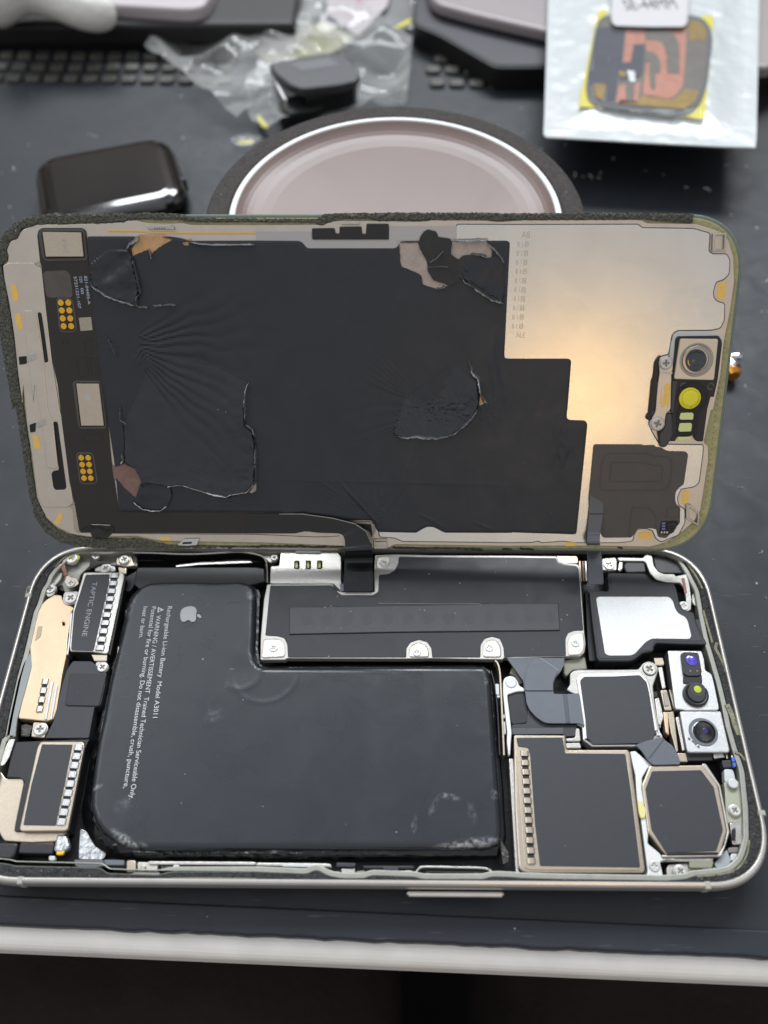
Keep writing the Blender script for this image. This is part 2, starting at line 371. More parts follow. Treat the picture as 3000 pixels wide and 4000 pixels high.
def scratches(m, amount=.25, dens=.70):
    nt = m.node_tree; L = nt.links.new; b = nt.nodes['Principled BSDF']; t = nt.nodes.new('ShaderNodeTexCoord'); tot = None
    for ang, sc in ((.5, (.10, 1.9, 1)), (-.9, (.14, 2.6, 1)), (1.7, (.12, 2.2, 1))):
        n = nt.nodes.new('ShaderNodeTexNoise'); mp = nt.nodes.new('ShaderNodeMapping'); mp.inputs['Scale'].default_value = [1000*k for k in sc]; mp.inputs['Rotation'].default_value = (0, 0, ang)
        L(t.outputs['Object'], mp.inputs['Vector']); L(mp.outputs[0], n.inputs['Vector']); n.inputs['Scale'].default_value = 1; n.inputs['Detail'].default_value = 1
        mr = nt.nodes.new('ShaderNodeMapRange'); mr.inputs['From Min'].default_value = dens; mr.inputs['From Max'].default_value = dens+.06; mr.inputs['To Max'].default_value = amount; L(n.outputs[0], mr.inputs['Value'])
        if tot is None: tot = mr.outputs[0]
        else:
            ad = nt.nodes.new('ShaderNodeMath'); ad.operation = 'MAXIMUM'; L(tot, ad.inputs[0]); L(mr.outputs[0], ad.inputs[1]); tot = ad.outputs[0]
    mx = nt.nodes.new('ShaderNodeMix'); mx.data_type = 'RGBA'; L(tot, mx.inputs['Factor']); mx.inputs['B'].default_value = (.35, .36, .38, 1)
    L(b.inputs['Base Color'].links[0].from_socket, mx.inputs['A']); L(mx.outputs['Result'], b.inputs['Base Color'])
screwm = mat('screw_steel', '#c4c2be', 0.42, .6, bump=.02, bscale=4)
screwd = mat('screw_recess', '#8b8883', 0.5, .4)
rs = random.Random(7)
def screw(s, r, h, parent, pl=HS, m=None, washer=True, ang=None):
    x, y = tr(s, pl, h)[0]; bm = bmesh.new(); z = pl.base+h
    a = rs.uniform(0, 1.5) if ang is None else ang; k, t = r*.50, r*.11
    plus = [(t, t), (t, k), (-t, k), (-t, t), (-k, t), (-k, -t), (-t, -t), (-t, -k), (t, -k), (t, -t), (k, -t), (k, t)]
    plus = [(x+px*math.cos(a)-py*math.sin(a), y+px*math.sin(a)+py*math.cos(a)) for px, py in plus]
    prism(bm, circle(x, y, r, 32), [plus], z-.7, z, r*.14, 3, 0)
    prism(bm, circle(x, y, k*1.08, 16), [], z-.6, z-.28, 0, 1, 1)
    if washer: prism(bm, circle(x, y, r*1.14, 32), [], z-1.0, z-.35, .1, 2, 0)
    return finish(bm, 'screw', [m or screwm, screwd], parent)
def text(name, body, p0, p1, cap, m, parent, pl=HS, h=0.0, th=0.03, bold=0.0, shear=0):
    c = bpy.data.curves.new(name, 'FONT'); c.body = body; c.extrude = 0; c.offset = bold; c.shear = shear
    o = bpy.data.objects.new(name, c); COL.objects.link(o); bpy.context.view_layer.update()
    me = bpy.data.meshes.new_from_object(o.evaluated_get(bpy.context.evaluated_depsgraph_get()))
    bpy.data.objects.remove(o); bpy.data.curves.remove(c)
    xs = [v.co.x for v in me.vertices]; x0, x1 = min(xs), max(xs)
    (ax, ay), (bx, by) = tr(p0, pl, h)[0], tr(p1, pl, h)[0]
    L_ = math.hypot(bx-ax, by-ay); sx = L_/(x1-x0); sy = cap/0.70
    dx, dy = (bx-ax)/L_, (by-ay)/L_
    for v in me.vertices:
        u = (v.co.x-x0)*sx; q = v.co.y*sy
        v.co = ((ax+dx*u-dy*q)*S, (ay+dy*u+dx*q)*S, (pl.base+h+th)*S)
    me.materials.clear(); me.materials.append(m)
    for p in me.polygons: p.material_index = 0
    return link(name, me, parent)
def ribbon(name, pairs, th, m, parent, M=None, sub=3):
    # pairs of 3-D points (mm): the two edges of a flexible strip, smoothed lengthwise
    A = [Vector(a) for a, b in pairs]; B = [Vector(b) for a, b in pairs]
    def cr(P):
        o = []
        for i in range(len(P)-1):
            p0, p1, p2, p3 = P[max(0, i-1)], P[i], P[i+1], P[min(len(P)-1, i+2)]
            for k in range(sub):
                t = k/sub
                o.append(0.5*((2*p1)+(-p0+p2)*t+(2*p0-5*p1+4*p2-p3)*t*t+(-p0+3*p1-3*p2+p3)*t**3))
        o.append(P[-1]); return o
    A, B = cr(A), cr(B); bm = bmesh.new(); rows = []
    for i in range(len(A)):
        t = (A[min(len(A)-1, i+1)]-A[max(0, i-1)]); n = t.cross(B[i]-A[i]);
        n = n.normalized() if n.length > 1e-9 else Vector((0, 0, 1))
        if n.dot(Vector(CAM)-A[i]) < 0: n = -n
        rows.append([bm.verts.new(A[i]), bm.verts.new(B[i]), bm.verts.new(B[i]-n*th), bm.verts.new(A[i]-n*th)])
    for a, b in zip(rows[:-1], rows[1:]):
        for j in range(4): bm.faces.new((a[j], a[(j+1) % 4], b[(j+1) % 4], b[j]))
    bm.faces.new(rows[0]); bm.faces.new(rows[-1])
    if M is not None: bmesh.ops.transform(bm, matrix=M, verts=bm.verts[:])
    return finish(bm, name, m, parent, 50)
def sheet(name, poly, holes, step, hf, th, m, parent, base=0.0, extra=()):
    poly = clean(poly, .05); holes = [clean(h_, .05) for h_ in holes]
    xs = [p[0] for p in poly]; ys = [p[1] for p in poly]
    gx = np.arange(min(xs)+step/2, max(xs), step); gy = np.arange(min(ys)+step/2, max(ys), step)
    G = np.array([(x+(step/2 if j % 2 else 0), y) for j, y in enumerate(gy) for x in gx])
    ok = inside(G, poly)
    for h_ in holes: ok &= ~inside(G, h_)
    G = G[ok]
    def dens(lp):
        o = []
        for i in range(len(lp)):
            a, b = lp[i], lp[(i+1) % len(lp)]; L_ = math.hypot(b[0]-a[0], b[1]-a[1]); k = max(1, int(L_/step))
            o += [(a[0]+(b[0]-a[0])*t/k, a[1]+(b[1]-a[1])*t/k) for t in range(k)]
        return o
    V = []; E_ = []
    for lp in [poly]+holes:
        lp = dens(lp); s0 = len(V); V += lp; E_ += [(s0+i, s0+(i+1) % len(lp)) for i in range(len(lp))]
    nb = len(V)
    B_ = np.array(V)
    V = [Vector(v) for v in V]+[Vector((float(a), float(b))) for a, b in G]
    r = delaunay_2d_cdt(V, E_, [], 0, 1e-4)
    vs = np.array([(v.x, v.y) for v in r[0]]); F = np.array([f for f in r[2]])
    cen = vs[F].mean(1); ok = inside(cen, poly)
    for h_ in holes: ok &= ~inside(cen, h_)
    F = F[ok]; Z = hf(vs[:, 0], vs[:, 1])
    bm = bmesh.new(); bv = [bm.verts.new((vs[i][0], vs[i][1], base+Z[i])) for i in range(len(vs))]
    for f in F:
        try: bm.faces.new([bv[i] for i in f])
        except ValueError: pass
    bnd = [ed for ed in bm.edges if len(ed.link_faces) == 1]
    if th > 0:
        low = {}
        for ed in bnd:
            for v in ed.verts:
                if v not in low: low[v] = bm.verts.new((v.co.x, v.co.y, v.co.z-th))
        for ed in bnd:
            a, b = ed.verts; bm.faces.new((a, b, low[b], low[a]))
    for v in [v for v in bm.verts if not v.link_faces]: bm.verts.remove(v)
    return finish(bm, name, m, parent, 55)
def fbm(x, y, sc, seed=0, oct_=3):
    return np.array([noise.fractal(Vector((a*sc+seed, b*sc, seed*1.7)), 1.0, 2.0, oct_) for a, b in zip(x, y)])
def thing(name, label, cat, loc=(0, 0, 0), group=None):
    o = bpy.data.objects.new(name, None); COL.objects.link(o); o.location = loc; o.empty_display_size = .01
    o['label'] = label; o['category'] = cat
    if group: o['group'] = group
    return o
def tag(o, label, cat, group=None):
    o['label'] = label; o['category'] = cat
    if group: o['group'] = group
    return o
# ================================================================== SETTING
matm = mat('rubber_work_mat', '#23272d', 0.5, 0, var=.16, vscale=.03, bump=.03, bscale=3, speck=.55, sscale=.22, spec=.35, rvar=.06)
rimm = mat('rubber_mat_rim', '#23272f', 0.5, 0, var=.10, vscale=.05, bump=.03, bscale=3, speck=.6, sscale=.3, spec=.35)
deskm = mat('white_desk_edge', '#efede9', 0.42, 0, var=.05, vscale=.12, bump=.01, bscale=2, speck=.0)
floorm = mat('dark_floor', '#0d0b0b', 0.95, 0, spec=.05, var=.15, vscale=.02)
scratches(matm, .13, .735); scratches(rimm, .13, .735)
scuffs_and_glare(matm, [(62+60, 30, 14, 9, .3, .5), (118, 5, 10, 7, 1, .5), (-95, 120, 16, 10, .4, .35), (100, 120, 20, 12, 1.2, .4), (-60, 215, 18, 9, .2, .3)], (.16, .165, .18), .5)
def struct(o): o['kind'] = 'structure'; return o
lip = [on_level(0, 3495, .6), on_level(3000, 3630, .6)]; edg = [on_level(0, 3612, 0), on_level(3000, 3745, 0)]
def along(seg, x): (x0, y0), (x1, y1) = seg; return y0+(y1-y0)*(x-x0)/(x1-x0)
bm = bmesh.new()
XA, XB = -420, 420
rr_ = random.Random(3)
fe = []
x = XA
while x < XB:
    fe.append((x, along(edg, x)+(rr_.uniform(-.18, .18) if -90 < x < 90 else 0))); x += 2.5 if -90 < x < 90 else 30
fe.append((XB, along(edg, XB)))
prism(bm, [(XA, along(lip, XA)), (XB, along(lip, XB)), (XB, 330), (XA, 330)], [], -2.2, 0, 0)
md = bpy.data
mat_o = struct(finish(bm, 'work_mat', matm))
bm = bmesh.new()      # front rim of the mat, a little proud, with a rounded inner shoulder
q = fe+[(XB, along(lip, XB)-.02), (XA, along(lip, XA)-.02)]
prism(bm, q, [], -2.2, 0.7, .55, 4)
struct(finish(bm, 'mat_rim', rimm))
# raised rubber pads moulded into the mat beyond the phone
bm = bmesh.new()
padm = mat('mat_pads', '#474742', 0.5, 0, var=.2, vscale=.2, bump=.05, bscale=1.5, spec=.4)
for (u0, v0, u1, v1, n) in ((45, 355, 860, 362, 7), (8, 430, 975, 437, 8), (90, 503, 1080, 515, 8)):
    a = on_level(u0/K_, v0/K_, 1); b = on_level(u1/K_, v1/K_, 1); dx = (b[0]-a[0])/n; dy = (b[1]-a[1])/n
    ph_ = abs(on_level(300, v0/K_-13, 1)[1]-on_level(300, v0/K_+13, 1)[1])
    for k in range(-3, 34):
        cx, cy = a[0]+dx*k, a[1]+dy*k
        if cx > 175 or (cx > -55 and cx < 20): continue
        prism(bm, rrect(dx*.78, ph_, 1.8, 4, cx, cy), [], 0.0, 1.6, .8, 3)
pads = struct(finish(bm, 'mat_pads', padm))
for k in range(1):
    bm = bmesh.new(); prism(bm, [(XA, -400), (XB, -400), (XB, 700), (XA, 700)], [], -760, -750); struct(finish(bm, 'floor', floorm))
rl = random.Random(31); bm = bmesh.new()
for k in range(420):
    x, y = rl.uniform(-150, 150), rl.uniform(-42, 230)
    if (x/84)**8+(y/44)**8 < 1: continue
    a_ = rl.uniform(0, 6.3); ln_ = rl.choice([.15, .2, .3, .3, .5, .9]); ww = rl.uniform(.06, .14)
    if y > 90: ln_ *= 1.6; ww *= 2
    p0 = (x, y, .08); p1 = (x+ln_*math.cos(a_), y+ln_*math.sin(a_), rl.uniform(.08, .25)); p2 = (p1[0]+ln_*math.cos(a_+1), p1[1]+ln_*math.sin(a_+1), .1)
    tube(bm, [p0, p1, p2], ww, 4)
lint = finish(bm, 'lint', mat('pale_lint', '#a7a9ac', .8), None, 60); lint['kind'] = 'stuff'; lint['label'] = 'pale lint and tiny crumbs scattered over the dark work mat'; lint['category'] = 'lint'
# white desk with a rounded front edge
fr = [on_level(0, 3706, -3), on_level(3000, 3836, -3)]
bm = bmesh.new()
prism(bm, [(XA, along(fr, XA)), (XB, along(fr, XB)), (XB, 700), (XA, 700)], [], -11, -2.3, 3.2, 6)
struct(finish(bm, 'desk_top', deskm))

# ================================================================== PERSON'S LAP below the desk edge
cloth = mat('dark_brown_trousers', '#2a2422', 0.9, 0, var=.15, vscale=.05, bump=.4, bscale=.35, spec=.2)
bm = bmesh.new()
def limb(pts, rad):
    rings = []
    for (x, y, z), r in zip(pts, rad):
        rings.append([bm.verts.new((x+r*math.cos(a)*1.05, y, z+r*math.sin(a)*.85)) for a in [2*math.pi*k/24 for k in range(24)]])
    for a, b in zip(rings[:-1], rings[1:]):
        for j in range(24): bm.faces.new((a[j], a[(j+1) % 24], b[(j+1) % 24], b[j]))
    bm.faces.new(rings[0]); bm.faces.new(rings[-1])
ys = [-330+i*40 for i in range(13)]
limb([(-70+.02*(y), y, -165-.03*y+3*math.sin(y*.09)) for y in ys], [85-.06*(y+330)/2 for y in ys])
limb([(112-.02*(y), y, -170-.03*y+3*math.sin(y*.07+1)) for y in ys], [85-.06*(y+330)/2 for y in ys])
limb([(x_, -330+i*8, -185) for i, x_ in enumerate([12]*4)], [110, 118, 112, 60])
ppl = finish(bm, 'person', cloth, None, 80)
rem = ppl.modifiers.new('merge', 'REMESH'); rem.mode = 'VOXEL'; rem.voxel_size = .006; rem.use_smooth_shade = True
tag(ppl, 'lap of a seated person in dark brown trousers, two thighs below the white desk edge', 'person')

# ================================================================== BACKGROUND THINGS ON THE MAT
# roll of black tape on a pale core
T_Z = 48.0
def circ_fit(s, z):
    q = np.array(tr(s, MT, z)); Am = np.c_[2*q, np.ones(len(q))]; s_, *_ = np.linalg.lstsq(Am, (q**2).sum(1), rcond=None)
    return s_[0], s_[1], math.sqrt(s_[2]+s_[0]**2+s_[1]**2)
ox, oy, orad = circ_fit('p 796,832 844,723 904,651 1000,573 1151,482 1362,422 1512,410 1723,425 1904,470 2000,512 2060,545 2151,615 2241,711 2289,808', T_Z)
ix, iy, irad = circ_fit('p 880,832 1000,639 1151,530 1301,482 1512,461 1723,476 2000,591 2090,675 2181,808', T_Z)
roll = thing('tape_roll', 'big roll of black tape with white core standing behind the open screen', 'tape roll')
tapem = mat('wound_black_tape', '#3a3634', 0.75, 0, var=.35, vscale=1.2, bump=.25, bscale=1.6, speck=.6, sscale=.8, spec=.25)
corem = mat('white_core_rim', '#dcdedd', 0.35, 0, spec=.6)
corein = mat('mauve_core_lining', '#75645f', 0.34, 0.0, var=.2, vscale=.02, spec=.35)
def ringmesh(r0, r1, z0, z1, bev, n=96):
    bm = bmesh.new(); prism(bm, circle(ox, oy, r1, n), [circle(ox, oy, r0, n)], z0, z1, bev, 4); return bm
ci = irad+.2
finish(ringmesh(ci+.1, orad, .3, T_Z, .9), 'tape_winding', tapem, roll)
finish(ringmesh(ci-1.7, ci, .3, T_Z+.3, .6), 'core', corem, roll)
bm = bmesh.new(); lathe(bm, ox, oy, [(ci-1.72, T_Z-.1), (ci-2.3, T_Z-.5), (ci-3.0, T_Z-.95), (ci-4.0, T_Z-1.45), (ci-5.4, T_Z-1.9), (ci-7.4, T_Z-2.25), (ci-10, T_Z-2.4), (2, T_Z-2.5)], 96)
finish(bm, 'core_lining', corein, roll, 70)

# black glossy watch lying beyond the screen
watch = thing('smartwatch', 'glossy black square watch head lying face up, left of the tape roll', 'watch')
wz = 10.0
A_, B_, C_ = [np.array(on_level(u/K_, v/K_, wz)) for u, v in ((196, 1030), (1100, 862), (1330, 1300))]
ux = (B_-A_); LW = np.linalg.norm(ux); ux = ux/LW; uy = np.array([ux[1], -ux[0]]); LH = abs((C_-B_) @ uy)
LH = min(LH, LW*.84); wc = A_+ux*LW/2+uy*LH/2
def dome(w_, h_, r, prof, cx, cy, ux_, n=9):
    bm = bmesh.new(); rings = []
    for ins, z in prof:
        p = rrect(w_-2*ins, h_-2*ins, max(.5, r-ins), n, 0, 0, 2.5)
        rings.append([(cx+ux_[0]*a-ux_[1]*b, cy+ux_[1]*a+ux_[0]*b, z) for a, b in p])
    m_ = min(len(r_) for r_ in rings)
    assert all(len(r_) == m_ for r_ in rings), [len(r_) for r_ in rings]
    vs = [[bm.verts.new(q) for q in r_] for r_ in rings]
    for a, b in zip(vs[:-1], vs[1:]):
        for j in range(m_): bm.faces.new((a[j], a[(j+1) % m_], b[(j+1) % m_], b[j]))
    bm.faces.new(vs[0]); bm.faces.new(vs[-1]); return bm
gl = mat('watch_glass', '#0a0706', 0.05, 0, coat=1, spec=.7)
al = mat('black_aluminium_case', '#1c1c1f', 0.28, .8)
uxr = (ux[0], ux[1])
finish(dome(LW, LH, 11, [(3.0, .4), (1.2, 1.2), (.2, 3), (0, 5), (.2, 7.0), (.7, 7.6)], wc[0], wc[1], uxr), 'case', al, watch, 80)
finish(dome(LW-.6, LH-.6, 10.5, [(.6, 7.2), (.3, 7.8), (.5, 8.6), (1.2, 9.6), (2.3, 10.4), (3.8, 10.9), (6, 11.1)], wc[0], wc[1], uxr), 'watch_glass', gl, watch, 80)
bm = bmesh.new(); cpos = wc+ux*(LW/2-.5)+uy*3
tube(bm, [(cpos[0]-ux[0]*1.5, cpos[1]-ux[1]*1.5, 5), (cpos[0]+ux[0]*1.2, cpos[1]+ux[1]*1.2, 5)], 2.6, 20)
finish(bm, 'crown', al, watch)

# small metal fitting past the right edge of the screen
fit = thing('metal_fitting', 'tiny silver and amber metal fitting lying on the mat past the screen\'s right edge', 'metal fitting')
silv = mat('fitting_silver', '#cfcfd2', .25, 1); amb = mat('fitting_amber', '#c9862e', .25, .7)
a = on_level(2895, 1392, 4); b = on_level(2835, 1400, 4); c = on_level(2872, 1432, 4); d = on_level(2862, 1462, 3)
bm = bmesh.new(); tube(bm, [(b[0]-4, b[1], 4), (a[0]-1, a[1], 4), (a[0], a[1]-.3, 4)], [1.0, 1.1, .8], 14); finish(bm, 'stem', silv, fit)
bm = bmesh.new(); tube(bm, [(c[0]-1.5, c[1]+3, 3), (c[0]-.5, c[1]+.5, 3.0), (c[0]-.3, c[1]-.3, 3)], [2.4, 2.4, 2.2], 16); finish(bm, 'collar', silv, fit)
bm = bmesh.new(); tube(bm, [(c[0]-.3, c[1]-.5, 3), (d[0], d[1]+.7, 3), (d[0]+.1, d[1]-.8, 3)], [2.0, 2.5, 1.8], 16); finish(bm, 'tip', amb, fit)

# black device with a pale lid-like device on it, upper right
bd = thing('black_stand', 'thick black angular base plate on the mat at the upper right, behind the white pouch', 'stand')
topz = 9.0
blk = mat('black_device_top', '#3a3b42', .38, 0, var=.1, vscale=.05, spec=.5); blk2 = mat('black_device_side', '#0c0b0d', .5)
p_ = tr('Y 1018,60 1018,160 1180,225 1552,440 Z 260,438 640,438 1300,440 1659,442', MT, topz)+[(230, 330), (230, 400), (25, 400)]
bm = bmesh.new(); prism(bm, fillet(clean(p_), 3), [], .5, topz, .8, 3); finish(bm, 'base_plate', [blk2], bd)
p2 = offset(fillet(clean(p_), 3) if sarea(p_) > 0 else fillet(clean(p_), 3)[::-1], 1.2)
bm = bmesh.new(); prism(bm, p2, [], topz, topz+.5, .3, 2); finish(bm, 'top_skin', [blk], bd)
lav = mat('pale_lavender_shell', '#8f8789', .38, .1, var=.03, vscale=.05)
pd = thing('pale_device', 'pale lavender flat device resting on the black stand at the top right', 'device')
p_ = tr('Y 1130,-20 1180,24 1420,90 1659,146 Z 220,196 700,300 1659,440', MT, topz+6)+[(260, 330), (240, 420), (10, 420)]
bm = bmesh.new(); prism(bm, fillet(clean(p_), 4), [], topz+2.0, topz+6, 1.6, 4); finish(bm, 'shell', lav, pd)
bm = bmesh.new(); prism(bm, offset((lambda q: q if sarea(q) > 0 else q[::-1])(fillet(clean(p_), 4)), 5), [], topz+.5, topz+2.1, .5, 2); finish(bm, 'foot_plate', deep, pd)

# black tray with ledge, pale device on top, upper left
bt = thing('black_tray', 'low black tray with a painted grey highlight along its front ledge behind the pads, upper left', 'tray')
ledge = mat('ledge_highlight_grey', '#55555c', .35, 0)  # rim highlight of the black tray painted as a grey tone
z1 = 9.0
p_ = [on_level(-300, 178, z1), on_level(700, 170, z1), on_level(800, 160, z1)]
y_f = on_level(300, 181, .5)[1]
bm = bmesh.new(); prism(bm, fillet([(-330, y_f-1), (-38, y_f-1), (-32, y_f+60), (-32, y_f+130), (-330, y_f+130)], 3), [], .5, 5, 1.5, 4); finish(bm, 'tray_base', blk2, bt)
yb = on_level(300, 96, 12)[1]; yl = on_level(300, 131, 6.2)[1]
bm = bmesh.new(); tube(bm, [(-330, yl, 6.2), (-40, yl+3, 6.2)], 2.8, 18); finish(bm, 'front_ledge', ledge, bt)
bm = bmesh.new(); prism(bm, [(-330, yb), (-34, yb), (-34, yb+120), (-330, yb+120)], [], 5, 12, 2, 4); finish(bm, 'tray_back', blk2, bt)
pw = thing('pale_tablet', 'pale rounded device edge lying on the black tray at the top left', 'device')
p_ = tr('X 480,-60 520,5 700,25 1150,52 1240,54 1310,38 1340,8 1380,-60 1400,-150', MT, 17)+[(-60, 420), (-140, 420)]
bm = bmesh.new(); prism(bm, fillet(clean(p_), 4), [], 12, 17, 1.5, 4); finish(bm, 'shell', mat('white_lilac_shell', '#b3abb0', .4), pw)
# white soft nozzle-like cloth at upper left
wp = np.array([on_level(u/K_, v/K_, 16) for u, v in ((-60, 130), (60, 110), (200, 62), (330, 75), (450, 92), (580, 118), (700, 122), (762, 118))])
bm = bmesh.new()
tube(bm, [(p[0], p[1], z) for p, z in zip(wp, (26, 26, 25, 23, 21, 19, 18, 17.5))], [14, 12.5, 10, 8.2, 8.0, 8.0, 7.0, 3.5], 20)
wt = finish(bm, 'white_wipe', mat('soft_white_cloth', '#e4e3df', .8, 0, bump=.5, bscale=.25), None, 80)
m_ = wt.modifiers.new('smooth', 'SUBSURF'); m_.levels = 2; m_.render_levels = 2
tag(wt, 'bunched soft white cloth end hanging over the black tray, top left corner', 'cloth')

# ---- crumpled clear bags with a black part
bagm = bpy.data.materials.new('clear_plastic'); bagm.use_nodes = True; nt = bagm.node_tree; nt.nodes.clear(); L = nt.links.new
oo = nt.nodes.new('ShaderNodeOutputMaterial'); ms = nt.nodes.new('ShaderNodeMixShader'); tp_ = nt.nodes.new('ShaderNodeBsdfTransparent')
gs = nt.nodes.new('ShaderNodeBsdfPrincipled'); gs.inputs['Base Color'].default_value = (.62, .63, .62, 1); gs.inputs['Roughness'].default_value = .09; gs.inputs['Specular IOR Level'].default_value = 1.0
lw = nt.nodes.new('ShaderNodeLayerWeight'); lw.inputs['Blend'].default_value = .35
mr = nt.nodes.new('ShaderNodeMapRange'); mr.inputs['To Min'].default_value = .10; mr.inputs['To Max'].default_value = .6
L(lw.outputs['Facing'], mr.inputs['Value']); L(mr.outputs[0], ms.inputs[0]); L(tp_.outputs[0], ms.inputs[1]); L(gs.outputs[0], ms.inputs[2]); L(ms.outputs[0], oo.inputs[0])

# ---- white pouch with watch screen
pou = thing('foil_pouch', 'white translucent foil pouch lying at the upper right', 'pouch')
PZ = 17.5
outl = tr('Z 242,-420 235,-50 222,400 205,870 222,888 560,905 900,925 1350,948 1578,955 1584,900 1592,500 1602,0 1606,-420', MT, PZ)
pcx = sum(p[0] for p in outl)/len(outl); pcy = sum(p[1] for p in outl)/len(outl)
def edge_dist(x, y, poly):
    d = np.full(len(x), 1e9)
    for i in range(len(poly)):
        x1, y1 = poly[i]; x2, y2 = poly[(i+1) % len(poly)]; L2 = (x2-x1)**2+(y2-y1)**2+1e-9
        t = np.clip(((x-x1)*(x2-x1)+(y-y1)*(y2-y1))/L2, 0, 1); d = np.minimum(d, np.hypot(x-x1-t*(x2-x1), y-y1-t*(y2-y1)))
    return d
def pouch_h(x, y):
    d = edge_dist(x, y, outl); puff = np.clip((d-5.5)/14, 0, 1); puff = puff*puff*(3-2*puff)
    return 2.0*puff+.9*puff*fbm(x, y, .07, 3)+.35*fbm(x, y, .16, 9)*np.clip(d/3, 0, 1)
pm = mat('milky_foil', '#c3c9cb', .26, 0, var=.04, vscale=.04, spec=.6, bump=.06, bscale=.4, coat=.3)
sheet('pouch_film', outl, [], 2.2, pouch_h, .5, pm, pou, PZ)
def on_pouch(o, dz=0): return o
lcd = thing('watch_screen', 'rounded watch display with copper and navy backing on a yellow card, under the pouch front', 'watch screen')
LZ = PZ+2.3
yel = mat('yellow_card', '#c9bc12', .35); navy = mat('navy_film', '#2f3446', .2, var=.2, vscale=.3, coat=.5); cop = mat('salmon_copper', '#b77a66', .25, .3, var=.15, vscale=.3, coat=.5)
gld = mat('dull_gold_film', '#94772c', .25, .4, var=.2, vscale=.3, coat=.5); gryf = mat('grey_mesh', '#57524c', .3, .2, var=.2, vscale=.4, coat=.5); blkf = mat('dark_frame', '#3a4149', .3)
zz = lambda h: h
slab('yellow_card', 'Z 560,62 640,62 1308,102 1250,770 1000,742 700,706 430,690 440,640', LZ, .3, yel, lcd, MT, .1, .5)
slab('screen_frame', 'Z 600,95 1160,92 1240,115 1290,175 1302,260 1262,560 1225,660 1170,722 1100,748 800,722 560,690 495,640 480,560 500,420 540,190 560,130', LZ+.8, .5, blkf, lcd, MT, .3, 3)
slab('backing_panel', 'Z 620,115 1150,112 1225,135 1265,190 1275,260 1240,540 1205,635 1150,695 1090,710 800,685 590,665 515,625 502,560 520,420 555,200 580,135', LZ+1.0, .2, gryf, lcd, MT, .05, 2.5)
hh = LZ+1.15
slab('navy_film', 'Z 560,180 735,170 712,400 700,440 690,500 665,655 610,655 615,545 530,540 505,560 500,470 530,440 530,300 545,210', hh, .12, navy, lcd, MT, .03, .5)
slab('copper_film', 'Z 742,165 865,165 862,285 790,285 770,400 720,405', hh, .12, cop, lcd, MT, .03, .4)
slab('copper_film', 'Z 690,560 735,540 738,645 790,650 795,550 835,520 815,665 675,668', hh+.05, .12, cop, lcd, MT, .03, .3)
slab('navy_film', 'Z 790,285 862,285 845,480 820,500 700,520 700,410 770,402', hh+.08, .1, navy, lcd, MT, .03, .4)
slab('pale_tab', 'Z 745,455 795,460 800,530 765,530', hh+.2, .1, palepl, lcd, MT, .03, .3)
slab('gold_film', 'Z 700,455 745,470 725,500 690,480', hh+.22, .1, gld, lcd, MT, .03, .3)
slab('gold_film', 'Z 530,540 610,545 585,650 545,620', hh+.22, .1, gld, lcd, MT, .03, .3)
slab('copper_film', 'Z 875,178 1135,172 1120,440 1105,560 1060,620 1010,640 925,622 850,612 848,580 870,420 868,250', hh, .12, cop, lcd, MT, .03, .6)
slab('gold_film', 'Z 1140,130 1225,140 1262,195 1255,260 1150,262', hh, .12, gld, lcd, MT, .03, .6)
slab('gold_film', 'Z 848,618 1010,648 1070,630 1120,575 1215,590 1180,670 1110,705 830,682 690,668 700,645 815,655', hh+.05, .12, gld, lcd, MT, .03, .6)
slab('grey_film', 'Z 872,180 985,180 1050,220 1085,290 1088,470 1005,470 1003,350 980,280 940,255 872,255', hh+.2, .1, gryf, lcd, MT, .03, .5)
slab('grey_film', 'Z 870,330 915,335 950,370 965,420 960,470 930,470 930,570 905,580 895,540 890,460 895,400 868,400', hh+.2, .1, gryf, lcd, MT, .03, .5)
winm = bagm.copy(); winm.name = 'thin_clear_window'
for n_ in winm.node_tree.nodes:
    if n_.type == 'MAP_RANGE': n_.inputs['To Min'].default_value = .03; n_.inputs['To Max'].default_value = .22
wpoly = tr('Z 300,-300 1500,-300 1520,300 1500,800 1300,850 800,830 330,800 300,300', MT, LZ+1.9)
wf_ = sheet('clear_window', wpoly, [], 2.0, lambda x, y: .5*fbm(x, y, .06, 12, 2)+.25*np.abs(fbm(x, y, .15, 14, 2))-1.6*np.clip(1-edge_dist(x, y, wpoly)/12, 0, 1), 0, winm, pou, LZ+2.0)
stk = thing('size_sticker', 'white rounded sticker with printed size lettering stuck on the pouch top', 'sticker')
slab('sticker_sheet', 'Z 655,-260 1150,-260 1138,140 1115,172 900,172 668,165 643,135', LZ+2.9, .25, mat('white_sticker', '#b9b7ba', .5), stk, MT, .08, 1.2)
text('lettering', 'SE-44MM', 'Z 738,66', 'Z 1076,56', 8.4, mat('dark_print', '#2c3038', .6), stk, MT, LZ+2.93, bold=0)

